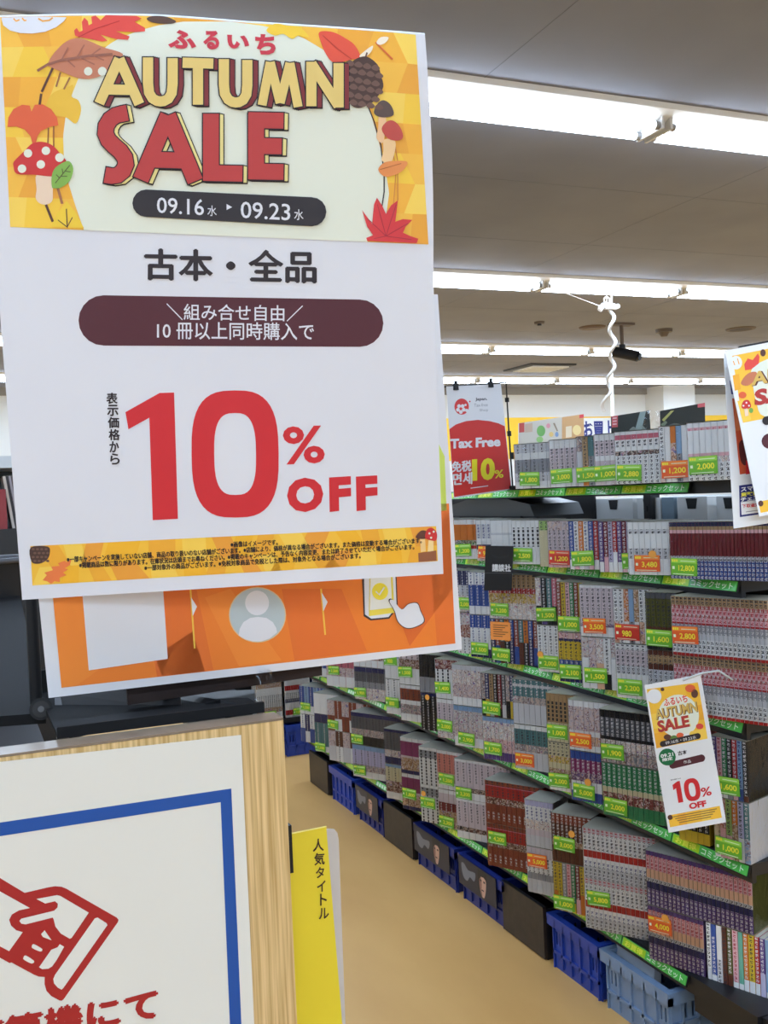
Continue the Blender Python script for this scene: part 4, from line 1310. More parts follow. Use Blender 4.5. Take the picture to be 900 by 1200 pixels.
qf = ((853, 420), (1050, 376), (1060, 575), (890, 606))
s = Sheet(at_depth(890, 606, dB), Ub, (0, 0, 1))
qf = ((849, 411), (1045, 374), (1064, 573), (890, 605.5))
s.quadgrid(qf, W0, 0, 6, 6); s.back(qf, W0, .0012, 6, 6)
hq = ((857.5, 437.5), (1040, 400), (1046, 456), (870, 495))
hq = ((858, 417), (1040, 381), (1047, 461), (870.5, 495.5))
s.quadgrid(hq, Y1, 1, 2, 2)
s.poly([(858.5, 440), (866, 438), (868, 456), (861, 458)], Y2, 2); s.poly([(864, 470), (876, 468), (880, 492), (870.5, 495)], Y3, 2)
s.poly(sm([(880, 435), (892, 424), (930, 412), (990, 408), (1020, 420), (1025, 450), (1000, 468), (940, 480), (896, 488), (886, 470), (882, 450)], 4), CREAM, 3)
s.poly(circ(862.5, 425, 7, 8), W0, 4)
s.stroke([(859, 423), (861, 428)], 1.2, Y2, 5); s.stroke([(864, 420), (866, 427)], 1.2, Y2, 5)
s.poly([(872, 427), (876, 420), (882, 422), (888, 414), (890, 418), (889, 426), (880, 433), (873, 434)], RLEAF, 5)
s.poly(circ(894, 413.5, 3.2, 4.2), BRN, 5)
s.poly(sm([(868, 449), (876, 438), (886, 436), (886, 444), (876, 452)], 4), ink(196, 118, 84), 4)
s.poly(circ(870, 463, 4.6, 4), ORL, 5); s.poly(sm([(869, 478), (871, 470), (877, 469), (880, 476), (876, 479)], 4), ink(206, 50, 50), 6)
for a, b in ((871, 475.5), (874.5, 472), (877.5, 475.5)): s.poly(circ(a, b, 1.1, 1.1, 8), W0, 7)
s.poly([(872, 479), (876, 478), (877, 487), (873, 488)], ink(240, 214, 190), 6)
s.poly(circ(880, 481, 2.4, 3), ink(120, 170, 80), 6)
s.rtext('AUTUMN', 881, 437, 990, 453, ink(96, 50, 44), 7, .05, -.19); s.rtext('AUTUMN', 880, 436.5, 989, 452.5, ink(214, 178, 92), 8, .03, -.19)
s.rtext('SALE', 884, 457, 950, 476, ink(178, 56, 52), 8, .05, -.19)
s.pill(((892, 488), (990, 468), (992, 479), (894, 498)), PILLK, 8)
s.pill(((892, 508), (1030, 482), (1033, 500), (893, 526)), MAR, 4)
s.poly([(888.5, 588), (1050, 557), (1052, 571), (891.5, 601)], Y1, 1)
s.poly(circ(891.5, 590, 3, 3.5), BRN, 2)
s.fat('古本・全品', ((915, 483), (1010, 463), (1012, 478), (917, 498)), DARKT, 3, .4)
s.poly([(922, 532), (932, 525), (937, 524), (942, 572), (930, 574), (927, 538), (923, 541)], REDT, 3)
ring(s, 966, 544, 16, 24, 7.5, 15, REDT, 3, e=2.9, skew=(.1, -.19))
s.rtext('%', 988, 526, 1003, 541, REDT, 3, .02, -.19)
s.rtext('OFF', 988, 546, 1026, 558, REDT, 3, .05, -.19)
s.build('hanging_poster', 'front white Autumn Sale poster with orange header, hanging at the shelf end', 'poster')
pp = at_depth(955, 392, dB + .03)
t = thing('poster_stand', (pp.x, pp.y, 0), 0, 'black pole stand carrying the two posters at the shelf end', 'stand')
m = MB(); m.cyl((0.02, .01, 0.02), (0.02, .01, pp.z + .02), .008, BLACKP, 10); m.build('pole', t)
m = MB(); m.cyl((0.02, .01, 0), (0.02, .01, .02), .13, BLACKP, 24); m.build('base_plate', t)
m = MB()
e1 = at_depth(866, 408, dB + .03) - Vector((pp.x, pp.y, 0)); e2 = at_depth(1044, 374, dB + .03) - Vector((pp.x, pp.y, 0))
m.tube([e1, e2], .004, BLACKP, 8); m.build('cross_bar', t)

# ================================================================== the counter end with its sheet, near the viewer
WOOD = noisy('pale_oak', (186, 152, 96), (228, 198, 144), (1.0, 1, 0.022), 0.5, 430, 3, 0.03, 0.36, 0.64, 0.25)
dP = 0.665
P0 = at_depth(332, 844, dP)
yp = P0.y
zt = P0.z
counter = thing('shelf_counter', (P0.x - .5, yp, 0), 0, 'pale oak panelled shelf end carrying the blue-bordered sheet', 'shelf')
cx0 = P0.x - .5
PXL = -0.62
zback = at_z(321, 837, zt).y
m = MB()
m.box((PXL - cx0, 0, 0), (P0.x - cx0, 0.003, zt), WOOD)
m.box((PXL - cx0, 0.003, 0), (P0.x - cx0 - 0.0005, 0.02, zt - .0005), WOOD)
m.build('end_panel', counter)
m = MB(); m.box((PXL - cx0, 0.0, zt + .0002), (P0.x - cx0, max(0.02, zback - yp), zt + 0.0016), noisy('edge_band_bronze', (120, 104, 88), (136, 120, 102), (1, 1, 1), 0.32, 40)); m.build('edge_band', counter)
m = MB()
m.box((PXL - cx0, 0.021, 0.05), (PXL - cx0 + .02, 2.2, zt - .02), WOOD)
m.box((-.06, 0.021, 0.05), (-.04, 2.2, zt - .1), WOOD)
m.build('back_board', counter)
for z in (0.12, 0.45, 0.78, 1.11):
    m = MB(); m.box((PXL - cx0 + .02, 0.022, z - .02), (P0.x - cx0 - .03, 2.2, z), BLACK); m.build('shelf_board', counter)
# the sheet taped on the panel
s = Sheet((P0.x, yp - 0.0012, zt), (1, 0, 0), (0, 0, 1))
PW = ink(228, 227, 219); BB = ink(24, 78, 158); RR = ink(166, 34, 34)
q = ((-330, 930), (282.5, 861.5), (318, 1640), (-300, 1700))
s.quadgrid(q, PW, 0, 4, 4); s.back(q, PW, .0005, 4, 4)
s.poly([(-300, 1008), (271, 924), (271 + .012, 924), (258.5, 940), (-286, 1024)], BB, 1)
s.poly([(271, 924), (300, 1600), (286, 1600), (258.5, 940)], BB, 1)
s.poly([(-300, 1008), (-286, 1024), (-262, 1640), (-276, 1640)], BB, 1)
s.poly([(300, 1600), (286, 1584), (-262, 1624), (-276, 1640)], BB, 1)
I = lambda pts: [(x / 4.5, 1000 + y / 4.5) for x, y in pts]
s.poly(I([(-260, -20), (0, 130), (130, 208), (250, 180), (290, 173), (325, 176), (350, 186), (615, 338), (625, 350), (622, 362), (335, 770), (325, 777), (312, 775), (270, 752), (245, 725), (235, 690), (236, 652), (205, 650), (180, 640), (60, 575), (50, 578), (0, 550), (-260, 400)]), RR, 1)
for pts in ([(-250, 30), (0, 200), (158, 288), (100, 300), (62, 322), (48, 350), (58, 380), (85, 405), (120, 415), (48, 515), (0, 490), (-250, 360)],
            [(192, 240), (300, 220), (318, 224), (468, 312), (378, 445), (368, 450), (320, 422), (292, 385), (282, 345), (278, 338), (135, 374), (112, 370), (102, 356), (112, 344), (285, 302), (303, 285), (305, 265), (290, 252), (238, 264)],
            [(515, 338), (562, 368), (566, 378), (335, 708), (325, 718), (305, 708), (285, 685), (281, 662), (290, 640), (500, 342)],
            [(235, 405), (272, 458), (225, 440), (217, 425)],
            [(315, 478), (338, 492), (300, 560), (275, 595), (255, 608), (222, 610), (206, 600), (270, 508), (303, 495)]):
    s.poly(I(pts), PW, 2)
s.poly(I(sm([(178, 478), (215, 498), (223, 508), (212, 517), (172, 500), (168, 488)], 4)), PW, 2)
s.poly(I(sm([(135, 538), (172, 560), (180, 572), (165, 580), (126, 560), (124, 548)], 4)), PW, 2)
# row of lettering below the icon
s.fat('精算機にて', (I([(-175, 905)])[0], I([(822, 710)])[0], I([(831, 866)])[0], I([(-165, 1066)])[0]), RR, 2, 2.2)
s.build('notice_sheet', 'white sheet with blue border and red hand-and-notes icon on the oak panel', 'notice')

# yellow index divider sticking out into the aisle
s = Sheet(at_y(345, 1100, yp + 0.05), (1, 0.05, 0), (0, 0, 1))
root = thing('index_divider', s.o, 0, 'yellow vertical divider reading 人気タイトル sticking out beside the oak panel', 'divider', matrix=s.matrix())
YD = ink(232, 210, 52)
q = ((338, 977), (382, 968), (402, 1215), (346, 1215))
s.quadgrid(q, YD, 6, 4, 6); s.back(q, YD, .0006, 4, 6)
for i, (ch, x0, y0, x1, y1) in enumerate((('人', 366, 983, 379, 998), ('気', 367.5, 999.5, 380, 1014), ('タ', 369.5, 1016, 379.5, 1029), ('イ', 371, 1032, 381, 1045), ('ト', 374.5, 1047, 382.5, 1061), ('ル', 373, 1064, 385, 1077))):
    s.rtext(ch, x0, y0, x1, y1, ink(60, 38, 30), 9, .02, -.1)
s.poly([(338, 976), (382, 967.2), (382, 968.8), (338, 977.8)], ink(250, 240, 150), 8)
s.build('yellow_label', parent=root)
s2 = Sheet(s.o - s.N * -0.0, s.U, s.V)
pl = mat('grey_divider_plate', (196, 190, 186), 0.35)
pts = [(340, 980), (386, 971.5), (392, 972), (395.5, 976), (397, 984), (405.5, 1215), (346, 1215)]
a = [s2.pt(p, -1) for p in pts]; b = [s2.pt(p, -12) for p in pts]
n = len(pts)
s2.mb.add(a + b, [tuple(range(n)), tuple(range(2 * n - 1, n - 1, -1))] + [(i, (i + 1) % n, n + (i + 1) % n, n + i) for i in range(n)], pl)
s2.build('divider_plate', parent=root)
cl_ = MB(); b0 = s.pt((338, 972), -6); cl_.box((b0[0] - .004, b0[1] - .03, -.006), (b0[0] + .001, b0[1] + .004, .004), BLACKP); cl_.build('plate_clip', root)

# ------------------------------------------------------------------ black trays and stand on the counter end
zt2 = zt + 0.002
GREYTOP = noisy('scuffed_dark_top', (60, 57, 54), (70, 67, 63), (1, 1, 1), 0.7, 30, 5, 0, .3, .7, .02)
zc = at_depth(52, 842, dP + .06).z
base_z = zt2
A = at_z(54, 846, zc); B = at_z(22, 694, zc); Cc = at_z(-170, 694, zc); Dd = at_z(-170, 862, zc)
t = thing('display_case', (A.x, A.y, base_z), 0, 'flat black display case with scuffed grey top on the oak shelf end', 'display case')
m = MB()
poly = [(p.x - A.x, p.y - A.y) for p in (Dd, A, B, Cc)]
m.prism(poly, 0.0, zc - base_z - .001, MATTE); m.build('case_body', t)
m = MB()
c0 = Vector((sum(p[0] for p in poly) / 4, sum(p[1] for p in poly) / 4))
m.prism([tuple(c0 + (Vector(p) - c0) * .985) for p in poly], zc - base_z - .001, zc - base_z, GREYTOP); m.build('case_top', t)
m = MB()
fv = at_depth(48, 831, dP + .05) - Vector((A.x, A.y, base_z))
fv = Vector(fv)
dirn = -(ray(48, 831)).normalized()
m.cyl(fv - dirn * .012, fv + dirn * .004, .0078, BLACKP, 24)
m.cyl(fv + dirn * .004, fv + dirn * .0045, .0058, mat('ring_shadow_plastic', (14, 14, 15), 0.4), 24)
m.cyl(fv + dirn * .0045, fv + dirn * .006, .0022, mat('bolt_grey', (90, 90, 92), 0.35, 0.4), 12)
m.build('corner_roller', t)

# low black tray with a leaning riser plate
ty0 = yp + .021
def onz(px, py, z):
    return at_z(px, py, z)
tl = onz(70, 872, zt2); tr = onz(312, 836, zt2)
tx0, tx1, ty = tl.x, tr.x, yp + .022
t = thing('plastic_tray', (tx0, ty, zt2), 0, 'black plastic tray with leaning riser plates on the oak shelf end', 'tray')
m = MB(); m.box((0, 0, 0), (tx1 - tx0, .16, .003), MATTE); m.box((0, 0, 0.003), (tx1 - tx0, .003, .007), MATTE); m.box((0, .157, 0.003), (tx1 - tx0, .16, .02), MATTE); m.build('tray_base', t)
def slab(pts, d0, thick, mt, parent, name, drop=None):
    """a plate traced at distance d0, with real thickness behind it"""
    ps = [at_depth(x, y, d) for (x, y), d in zip(pts, d0)]
    n = (ps[1] - ps[0]).cross(ps[-1] - ps[0]).normalized()
    if n.dot(ps[0] - EYE) < 0: n = -n
    o = parent.matrix_world.translation
    vs = [p - o for p in ps] + [p + n * thick - o for p in ps]
    k = len(ps)
    mb = MB(); mb.add(vs, [tuple(range(k)), tuple(range(2 * k - 1, k - 1, -1))] + [(i, (i + 1) % k, k + (i + 1) % k, k + i) for i in range(k)], mt)
    return mb.build(name, parent)
slab([(71, 812), (208, 793), (213, 832), (78, 862)], [.735, .735, .7, .7], .004, mat('matt_black_plastic', (36, 36, 38), 0.5), t, 'riser_plate')
slab([(213, 832), (258, 820), (262, 836), (300, 828), (298, 808), (208, 812)], [.705, .705, .7, .7, .74, .74], .004, BLACKP, t, 'riser_plate')
slab([(64, 818), (71, 817), (80, 862), (66, 866)], [.73, .73, .7, .7], .003, mat('grey_glint_plastic', (120, 120, 122), 0.2), t, 'side_clip')
# clear film scrap at the corner of the tray
m = MB()
fp = at_depth(312, 822, .72)
random.seed(3)
vs = []
for j in range(6):
    for i in range(6):
        vs.append(((i - 2.5) * .0036 * (1.2 - j * .12), random.uniform(-.005, .005), j * .0042 + random.uniform(-.001, .001)))
m.add(vs, [(j * 6 + i, j * 6 + i + 1, (j + 1) * 6 + i + 1, (j + 1) * 6 + i) for j in range(5) for i in range(5)], FILM)
o = m.build('film_scrap'); o.location = Vector((fp.x, fp.y, zt2 + .001)); tag(o, 'scrap of clear film at the end of the black tray', 'plastic film')

# ------------------------------------------------------------------ sign stand behind the posters
DS = 0.735
Uo = ray(3238, 458)
b0 = at_depth(300, 805, DS)
stand = thing('sign_stand', (b0.x, b0.y, zt2), 0, 'dark brown backing board and post holding up the orange and sale posters', 'stand')
s = Sheet(b0 + Vector((0, .0, 0)), Vector((1, 0, 0)), (0, 0, 1))
DBR = noisy('dark_brown_backing', (50, 40, 38), (58, 48, 45), (1, 1, 1), 0.6, 30, 5, 0, .3, .7, .1)
q = ((120, 90), (362, 90), (378, 792), (150, 828))
q = ((110, 60), (350, 60), (377.5, 791.5), (150, 826.5))
s.quadgrid(q, DBR, 0, 3, 3); s.back(q, DBR, .005, 3, 3)
s.build('backing_board', parent=stand)
m = MB()
pA = at_depth(43, 832, DS - .005) - stand.location; pB = at_depth(20, 420, DS - .005) - stand.location
m.tube([(pA.x, pA.y, 0), (pA.x, pA.y, pB.z)], .0045, BLACKP, 10)
m.box((pA.x - .004, pA.y - .003, pB.z - .003), (at_depth(200, 430, DS).x - stand.location.x, pA.y + .003, pB.z + .003), BLACKP)
m.build('post', stand)

# orange guide poster
DO = 0.722
s = Sheet(at_depth(300, 790, DO), Vector((1, .02, 0)), (0, 0, 1))
q = ((8, 330), (513, 345), (541.5, 761), (57, 818))
W1 = ink(226, 226, 230)
s.quadgrid(q, W1, 0, 8, 8); s.back(q, W1, .0005, 8, 8)
OR1 = ink(236, 126, 40); OR2 = ink(228, 112, 40); OR3 = ink(222, 104, 36); OR4 = ink(240, 136, 48)
s.poly([(54, 600), (526, 590), (533.5, 754), (72, 806)], OR1, 1)
for pts, col in (([(62, 700), (130, 692), (150, 760), (90, 803), (72, 806)], OR4), ([(150, 690), (230, 690), (250, 785), (190, 792)], OR2), ([(240, 700), (270, 690), (330, 774), (280, 781)], OR4),
                 ([(330, 690), (400, 690), (430, 763), (345, 774)], OR2), ([(455, 690), (526, 600), (530, 690), (480, 757)], OR3), ([(500, 600), (526, 598), (533.5, 754), (512, 756)], OR2), ([(180, 770), (226, 740), (240, 787), (184, 793)], OR3)):
    s.poly(pts, col, 2)
s.poly([(96, 690), (191, 690), (196.5, 772), (104, 785.5)], W1, 3)
DV = ink(240, 190, 70)
for x0, y0, x1, y1 in ((223, 690, 228, 760), (376, 690, 381, 744)):
    s.stroke([(x0, y0), (x1, y1)], 2, DV, 3)
    xm, ym = lerp((x0, y0), (x1, y1), .34)
    s.poly([(xm - 1, ym - 14), (xm + 6, ym - 3), (xm + 1, ym + 8)], W1, 4)
GC = ink(184, 196, 198)
s.poly(circ(301.5, 720.5, 33.5, 32.5, 32), ink(226, 200, 150), 3)
s.poly(circ(301.5, 720.5, 32.3, 31.4, 32), GC, 4)
s.poly(circ(301, 706.5, 14, 14.5, 24), W1, 5)
body = [(279.5, 744.5), (280.5, 737), (285, 729), (293, 724), (302, 722.8), (312, 724), (319.5, 729), (323.5, 736), (324.5, 741), (316, 748), (306, 751.5), (296, 751.5), (287, 749)]
s.poly(body, W1, 5)
# phone held in a hand
LN = ink(60, 50, 50)
s.poly([(423.5, 660), (464, 660), (466, 712), (456, 725), (434, 727), (426, 722)], LN, 3)
s.poly([(426, 660), (462.5, 660), (464.5, 711), (455, 723), (435, 725), (427.5, 720)], W1, 4)
s.poly([(433, 660), (459, 660), (462, 718), (432, 722)], ink(236, 214, 80), 5)
s.poly([(434, 660), (457, 660), (459, 712), (433, 715)], ink(236, 236, 226), 6)
s.poly(circ(445, 693, 9.5, 10, 20), ink(240, 220, 60), 7)
s.stroke([(440, 693), (444, 697), (450, 688)], 1.6, W1, 8)
hand = sm([(456, 705), (460, 703), (470, 714), (478, 708), (488, 707), (492, 716), (496, 728), (484, 735), (474, 735), (466, 728), (462, 716)], 4)
s.poly([(x + (x - 476) * .06, y + (y - 720) * .06) for x, y in hand], LN, 8)
s.poly(hand, W1, 9)
s.poly([(514, 520), (521, 535), (523.5, 604), (517, 606)], ink(204, 222, 96), 1)
s.build('guide_poster', 'white-bordered orange guide poster showing a phone icon, below the sale poster', 'poster')

# ================================================================== the big autumn sale poster
DM = 0.655
U0 = ray(7255, 283); V0 = -ray(1050, 13868)
o0 = at_depth(26, 703, DM)
VT = 0.335
def bend(u, v):
    return -2.0 * max(0.0, v - VT) ** 2
s = Sheet(o0, U0, V0, bend)
WP = noisy('poster_paper', (224, 225, 233), (228, 229, 236), (1, 1, 1), 0.42, 8, 2, 0.02, 0.3, 0.7, 0.35)
TLp, TRp, BRp, BLp = (-27, 20), (498, 40), (519.5, 672.5), (26, 703)
nx, ny = 20, 34
top = lambda a: lerp(TLp, TRp, a) if a > .97 else (lerp(TLp, TRp, a)[0], 20 + (a * 525 - 197) * 0.005 * (a > .37) + 18 * max(0, (a - .37) / .63) ** 1.25 - 3 * math.sin(min(1, a / .6) * math.pi))
vs = []
for j in range(ny + 1):
    for i in range(nx + 1):
        a = i / nx
        p = lerp(top(a), lerp(BLp, BRp, a), j / ny)
        if i == nx:                                     # the right cut edge is not quite straight
            tt = j / ny
            p = (lerp(TRp, BRp, tt)[0] + 3.5 * math.sin(min(1, tt * 2.2) * math.pi) * (tt < .455), p[1])
        vs.append(s.pt(p, 0))
fs = [(j * (nx + 1) + i, (j + 1) * (nx + 1) + i, (j + 1) * (nx + 1) + i + 1, j * (nx + 1) + i + 1) for j in range(ny) for i in range(nx)]
s.mb.add(vs, fs, WP, True)
# reverse and the part rolled back over the top
s.mb.add([(v[0], v[1], v[2] - .0004) for v in vs], [f[::-1] for f in fs], WP, True)
rows = []
for k in range(7):
    a = math.radians(k * 26)
    r_ = .016
    row = []
    for i in range(nx + 1):
        b = vs[i]
        row.append((b[0], b[1] + r_ * math.sin(a) * .18 - .0 - (k > 3) * (k - 3) * .006, b[2] - r_ * (1 - math.cos(a))))
    rows.append(row)
s.mb.add([p for r_ in rows for p in r_], [(k * (nx + 1) + i, k * (nx + 1) + i + 1, (k + 1) * (nx + 1) + i + 1, (k + 1) * (nx + 1) + i) for k in range(6) for i in range(nx)], WP, True)

# header ground
topy = lambda x: top(max(0, min(1, (x + 27) / 525)))[1] + 1.2
hl = lambda t_: lerp((0, 22), (12, 266), t_)
hr = lambda t_: lerp((487, 42), (502, 286.5), t_)
nx2, ny2 = 16, 12
hv = []
for j in range(ny2 + 1):
    for i in range(nx2 + 1):
        t_ = j / ny2
        p = lerp(hl(t_), hr(t_), i / nx2)
        y0 = topy(p[0]); yb = lerp((12, 266), (502, 286.5), i / nx2)[1]
        hv.append(s.pt((p[0], y0 + (yb - y0) * t_), 1))
s.mb.add(hv, [(j * (nx2 + 1) + i, (j + 1) * (nx2 + 1) + i, (j + 1) * (nx2 + 1) + i + 1, j * (nx2 + 1) + i + 1) for j in range(ny2) for i in range(nx2)], Y1, True)
random.seed(21)
def facets(xa, xb, ya, yb, step, sl=0.04):
    cols_ = [Y2, Y3, Y4, ink(236, 160, 48)]
    y = ya; r_ = 0
    while y < yb - 2:
        y2 = min(y + step, yb)
        x = xa(y)
        k = 0
        while x < xb(y) - 2:
            x2 = min(x + step, xb(y))
            c_ = cols_[(r_ * 2 + k * 3 + (r_ * k) % 2) % 4]
            o_ = 6 if (r_ + k) % 2 else -6
            if (r_ + k) % 3 != 2:
                s.poly([(x, y + sl * x), (x2, y + sl * x2), (min(x2 + o_, xb(y)), y2 + sl * x2), (max(x - o_ * .5, xa(y2)), y2 + sl * x)], c_, 2)
            else:
                s.poly([(x, y + sl * x), (x2, y + sl * x2), (x + (x2 - x) * .5, y2 + sl * x)], c_, 2)
            x = x2; k += 1
        y = y2; r_ += 1
def hp(u, v):
    p = lerp(hl(v), hr(v), u)
    y0 = topy(p[0]); yb = lerp((12, 266), (502, 286.5), u)[1]
    return (p[0], y0 + (yb - y0) * v)
FC = [ink(246, 190, 70), ink(250, 212, 92), ink(238, 168, 56), ink(248, 204, 66), ink(244, 180, 60)]
def cell(u0, v0, u1, v1, r_, k):
    a, b = FC[(r_ + 2 * k) % 5], FC[(r_ + 2 * k + 2) % 5]
    vm = (v0 + v1) / 2
    e = .30 + .4 * ((r_ * 3 + k * 5) % 4) / 3
    f_ = 1 - e
    um, ul = u0 + (u1 - u0) * e, u0 + (u1 - u0) * f_
    q4 = lambda pts, m_: s.poly([hp(*p) for p in pts], m_, 2)
    q4([(u0, v0), (um, v0), ((um + ul) / 2, vm), (u0, vm)], a); q4([(um, v0), (u1, v0), (u1, vm), ((um + ul) / 2, vm)], b)
    q4([(u0, vm), ((um + ul) / 2, vm), (ul, v1), (u0, v1)], a); q4([((um + ul) / 2, vm), (u1, vm), (u1, v1), (ul, v1)], b)
for r_ in range(7):
    for k in range(13):
        if 3 <= k <= 9 and r_ > 0: continue
        cell(k / 13, r_ / 7, (k + 1) / 13, (r_ + 1) / 7, r_, k)
# pale middle of the header
CL = [(25.5, 215), (30, 185), (36, 163), (45, 140), (52, 128), (64, 114), (76, 101), (92, 92), (112, 84), (136, 77), (160, 74), (186, 75), (214, 80), (240, 88), (270, 98.5)]
CR = [(25.5, 270), (30, 305), (36, 335), (45, 356), (52, 368), (64, 388), (78, 404), (95, 416), (112, 426), (132, 434), (152, 440), (190, 450), (226, 456), (256, 452), (274, 438), (284, 430)]
def tab(T_, y):
    for (a, xa), (b, xb) in zip(T_, T_[1:]):
        if y <= b:
            return xa + (xb - xa) * (y - a) / (b - a)
    return T_[-1][1]
cv = []
for j in range(61):
    t_ = (j / 60) ** 1.35
    yl_, yr_ = 25.5 + t_ * 244.3, 25.5 + t_ * 258
    for i in range(13):
        cv.append(s.pt(lerp((tab(CL, yl_), yl_), (tab(CR, yr_), yr_), i / 12), 3))
s.mb.add(cv, [(j * 13 + i, (j + 1) * 13 + i, (j + 1) * 13 + i + 1, j * 13 + i + 1) for j in range(60) for i in range(12)], CREAM, True)
# round logo cut by the rolled edge
s.poly([(2, 23), (4, 30), (12, 36), (24, 39), (38, 39.5), (53, 37.5), (66, 32), (75, 25), (78, 20.5), (40, 19.6), (2, 21)], WP, 4)
LO = ink(240, 170, 70)
s.stroke([(16, 22), (19, 25), (23, 23.5)], 1.8, LO, 5); s.stroke([(26, 21.5), (29, 24.5), (31, 24)], 1.8, LO, 5); s.stroke([(45, 22), (50, 25), (58, 24), (62, 21)], 1.8, LO, 5)
# leaves and toadstools, upper side
s.poly([(87, 36), (90, 33), (93, 38), (97, 36), (96, 26), (99, 21), (103, 25), (104, 30), (108, 28), (107, 20), (112, 18.5), (118, 24), (124, 18), (160, 19), (166, 22), (158, 26), (170, 33), (170, 37), (160, 38), (136, 37), (152, 43), (150, 47), (136, 46), (118, 41), (126, 48), (120, 49), (106, 46), (94, 44), (88, 42)], RLEAF, 5)
s.stroke([(92, 44), (112, 34), (140, 25)], 1, ink(190, 50, 50), 6)
s.stroke([(44, 83.5), (56, 76), (72, 71), (104, 66), (132, 64)], 3, ink(150, 96, 78), 7)
s.poly(sm([(56, 76), (64, 62), (78, 49), (92, 45), (106, 49), (122, 56), (144, 63.5), (136, 74), (124, 86), (110, 92), (94, 92.5), (76, 86), (62, 80)], 4), ink(198, 126, 96), 6)
for a, b in (((72, 71), (80, 56)), ((90, 68), (99, 53)), ((106, 66), (118, 57)), ((78, 70), (88, 79)), ((94, 68), (111, 76)), ((110, 66), (122, 71))):
    s.stroke([a, b], 1.6, ink(166, 104, 84), 7)
s.poly(circ(103.5, 84, 5, 5, 16), CREAM, 7); s.poly(circ(120, 84, 5.2, 5.2, 16), CREAM, 7)
s.stroke([(62, 80), (55, 95), (49, 108)], 2.8, BRN, 5); s.stroke([(48.5, 110), (46.5, 123)], 2.8, BRN, 5)
s.stroke([(71, 85), (66, 102)], 2, ink(150, 96, 60), 5); s.stroke([(82, 91), (75, 105)], 2, ink(160, 104, 60), 5)
s.poly(sm([(56, 118), (64, 108), (80, 102), (86, 100), (84, 113), (92, 118), (95, 130), (89, 145), (78, 138), (66, 136), (54, 132)], 4), ink(236, 190, 62), 4)
s.stroke([(57, 150), (56, 172)], 1.6, ink(150, 90, 50), 4); s.stroke([(63, 148), (63, 172)], 1.6, ink(150, 90, 50), 4); s.stroke([(42, 158), (41, 170)], 1.8, BRN, 4)
s.poly([(9, 149), (10, 138), (16, 128), (26, 123), (35, 124), (37, 131), (41, 123), (50, 122.5), (60, 128), (67, 138), (68.5, 147), (58, 149), (48, 154), (44, 160), (42, 169), (38, 168), (36, 160), (29, 152), (19, 148.5)], ORL, 5)
s.poly(sm([(43, 205), (43, 222), (42, 232), (46, 238), (54, 240), (61, 236), (62, 226), (60, 206)], 4), ink(240, 214, 188), 5)
s.poly(sm([(16, 195), (17, 189), (28, 178), (38, 168.5), (50, 166.5), (62, 171), (72, 182), (78, 191), (68, 204), (60, 207), (40, 205), (20, 204)], 4), ink(206, 52, 50), 6)
for a, b, r_ in ((33, 180, 5), (54, 177, 5), (70, 185, 5.2), (26, 198, 5), (48, 193, 5)): s.poly(circ(a, b, r_, r_, 14), CREAM, 7)
s.poly(sm([(61, 219), (61, 206), (66, 196), (80, 189), (86, 198), (82, 212), (72, 220), (64, 221)], 4), ink(132, 178, 78), 8)
s.stroke([(65, 215), (82, 194)], 1, ink(86, 84, 50), 9)
for a, b in (((70, 209), (66, 205)), ((74, 204), (73, 198)), ((72, 207), (79, 207)), ((77, 201), (83, 202))): s.stroke([a, b], .9, ink(86, 84, 50), 9)
s.stroke([(68, 221), (73, 239)], 3, ink(160, 104, 70), 5); s.stroke([(54, 240), (62, 260)], 3, BRN, 5)
s.poly([(60, 266.5), (66, 252), (78, 235.5), (88, 248), (98.5, 267.5)], ink(244, 206, 60), 6)
s.stroke([(78, 245), (79, 267)], 1.2, BRN, 7); s.stroke([(68, 258), (78.5, 266)], 1, BRN, 7); s.stroke([(85, 255), (79, 266)], 1, BRN, 7)
# upper edge and far side decorations
s.poly(sm([(172, 22), (180, 19), (195, 20), (206, 25), (202, 28), (188, 28), (177, 26)], 4), ink(92, 66, 54), 5)
s.poly(sm([(312, 36), (322, 28), (336, 30), (352, 33), (362, 44), (350, 42), (342, 46), (332, 40), (322, 42)], 3), ink(248, 206, 62), 5)
s.poly(sm([(374, 38), (390, 38), (406, 46), (416, 54), (422, 67), (412, 70), (392, 74), (382, 64), (376, 50)], 4), ink(226, 84, 60), 6)
s.stroke([(378, 42), (396, 58), (412, 70)], 1, ink(196, 66, 50), 7)
s.stroke([(440, 50), (460, 70)], 2, ink(220, 106, 50), 6)
s.poly(sm([(441, 50), (446, 44), (455, 44), (452, 50), (445, 53)], 3), ink(250, 236, 214), 6); s.poly(sm([(437, 54), (430, 58), (421, 66), (426, 68), (434, 62)], 3), ink(250, 236, 214), 6)
PCN = ink(112, 82, 70); PCD = ink(78, 54, 46)
s.poly(sm([(408, 78), (418, 69), (430, 67), (442, 76), (446, 88), (449, 102), (442, 114), (434, 122), (420, 127), (410, 122), (407, 108), (405, 92)], 4), PCD, 8)
for r_ in range(6):
    for k in range(4):
        x = 412 + k * 10 + (r_ % 2) * 4 - 2; y = 74 + r_ * 9.2 + k * 1.8
        s.poly(sm([(x - 5, y), (x, y - 3.2), (x + 5, y + 1), (x + 2, y + 4), (x - 3, y + 3)], 3), PCN, 9)
s.stroke([(428, 68), (430, 62)], 2, PCN, 8)
s.stroke([(430, 122), (438, 142), (446, 170), (450, 205), (450, 225), (447, 245)], 1.4, DARKT, 6)
s.stroke([(462, 166), (466, 190), (466, 235)], 1.2, ink(210, 130, 60), 5); s.stroke([(460, 176), (464, 200), (461, 240)], 1.2, ink(220, 140, 60), 5)
s.poly(sm([(444, 136), (443, 150), (441, 162), (448, 168), (451, 156), (452, 138)], 4), ink(240, 196, 150), 7)
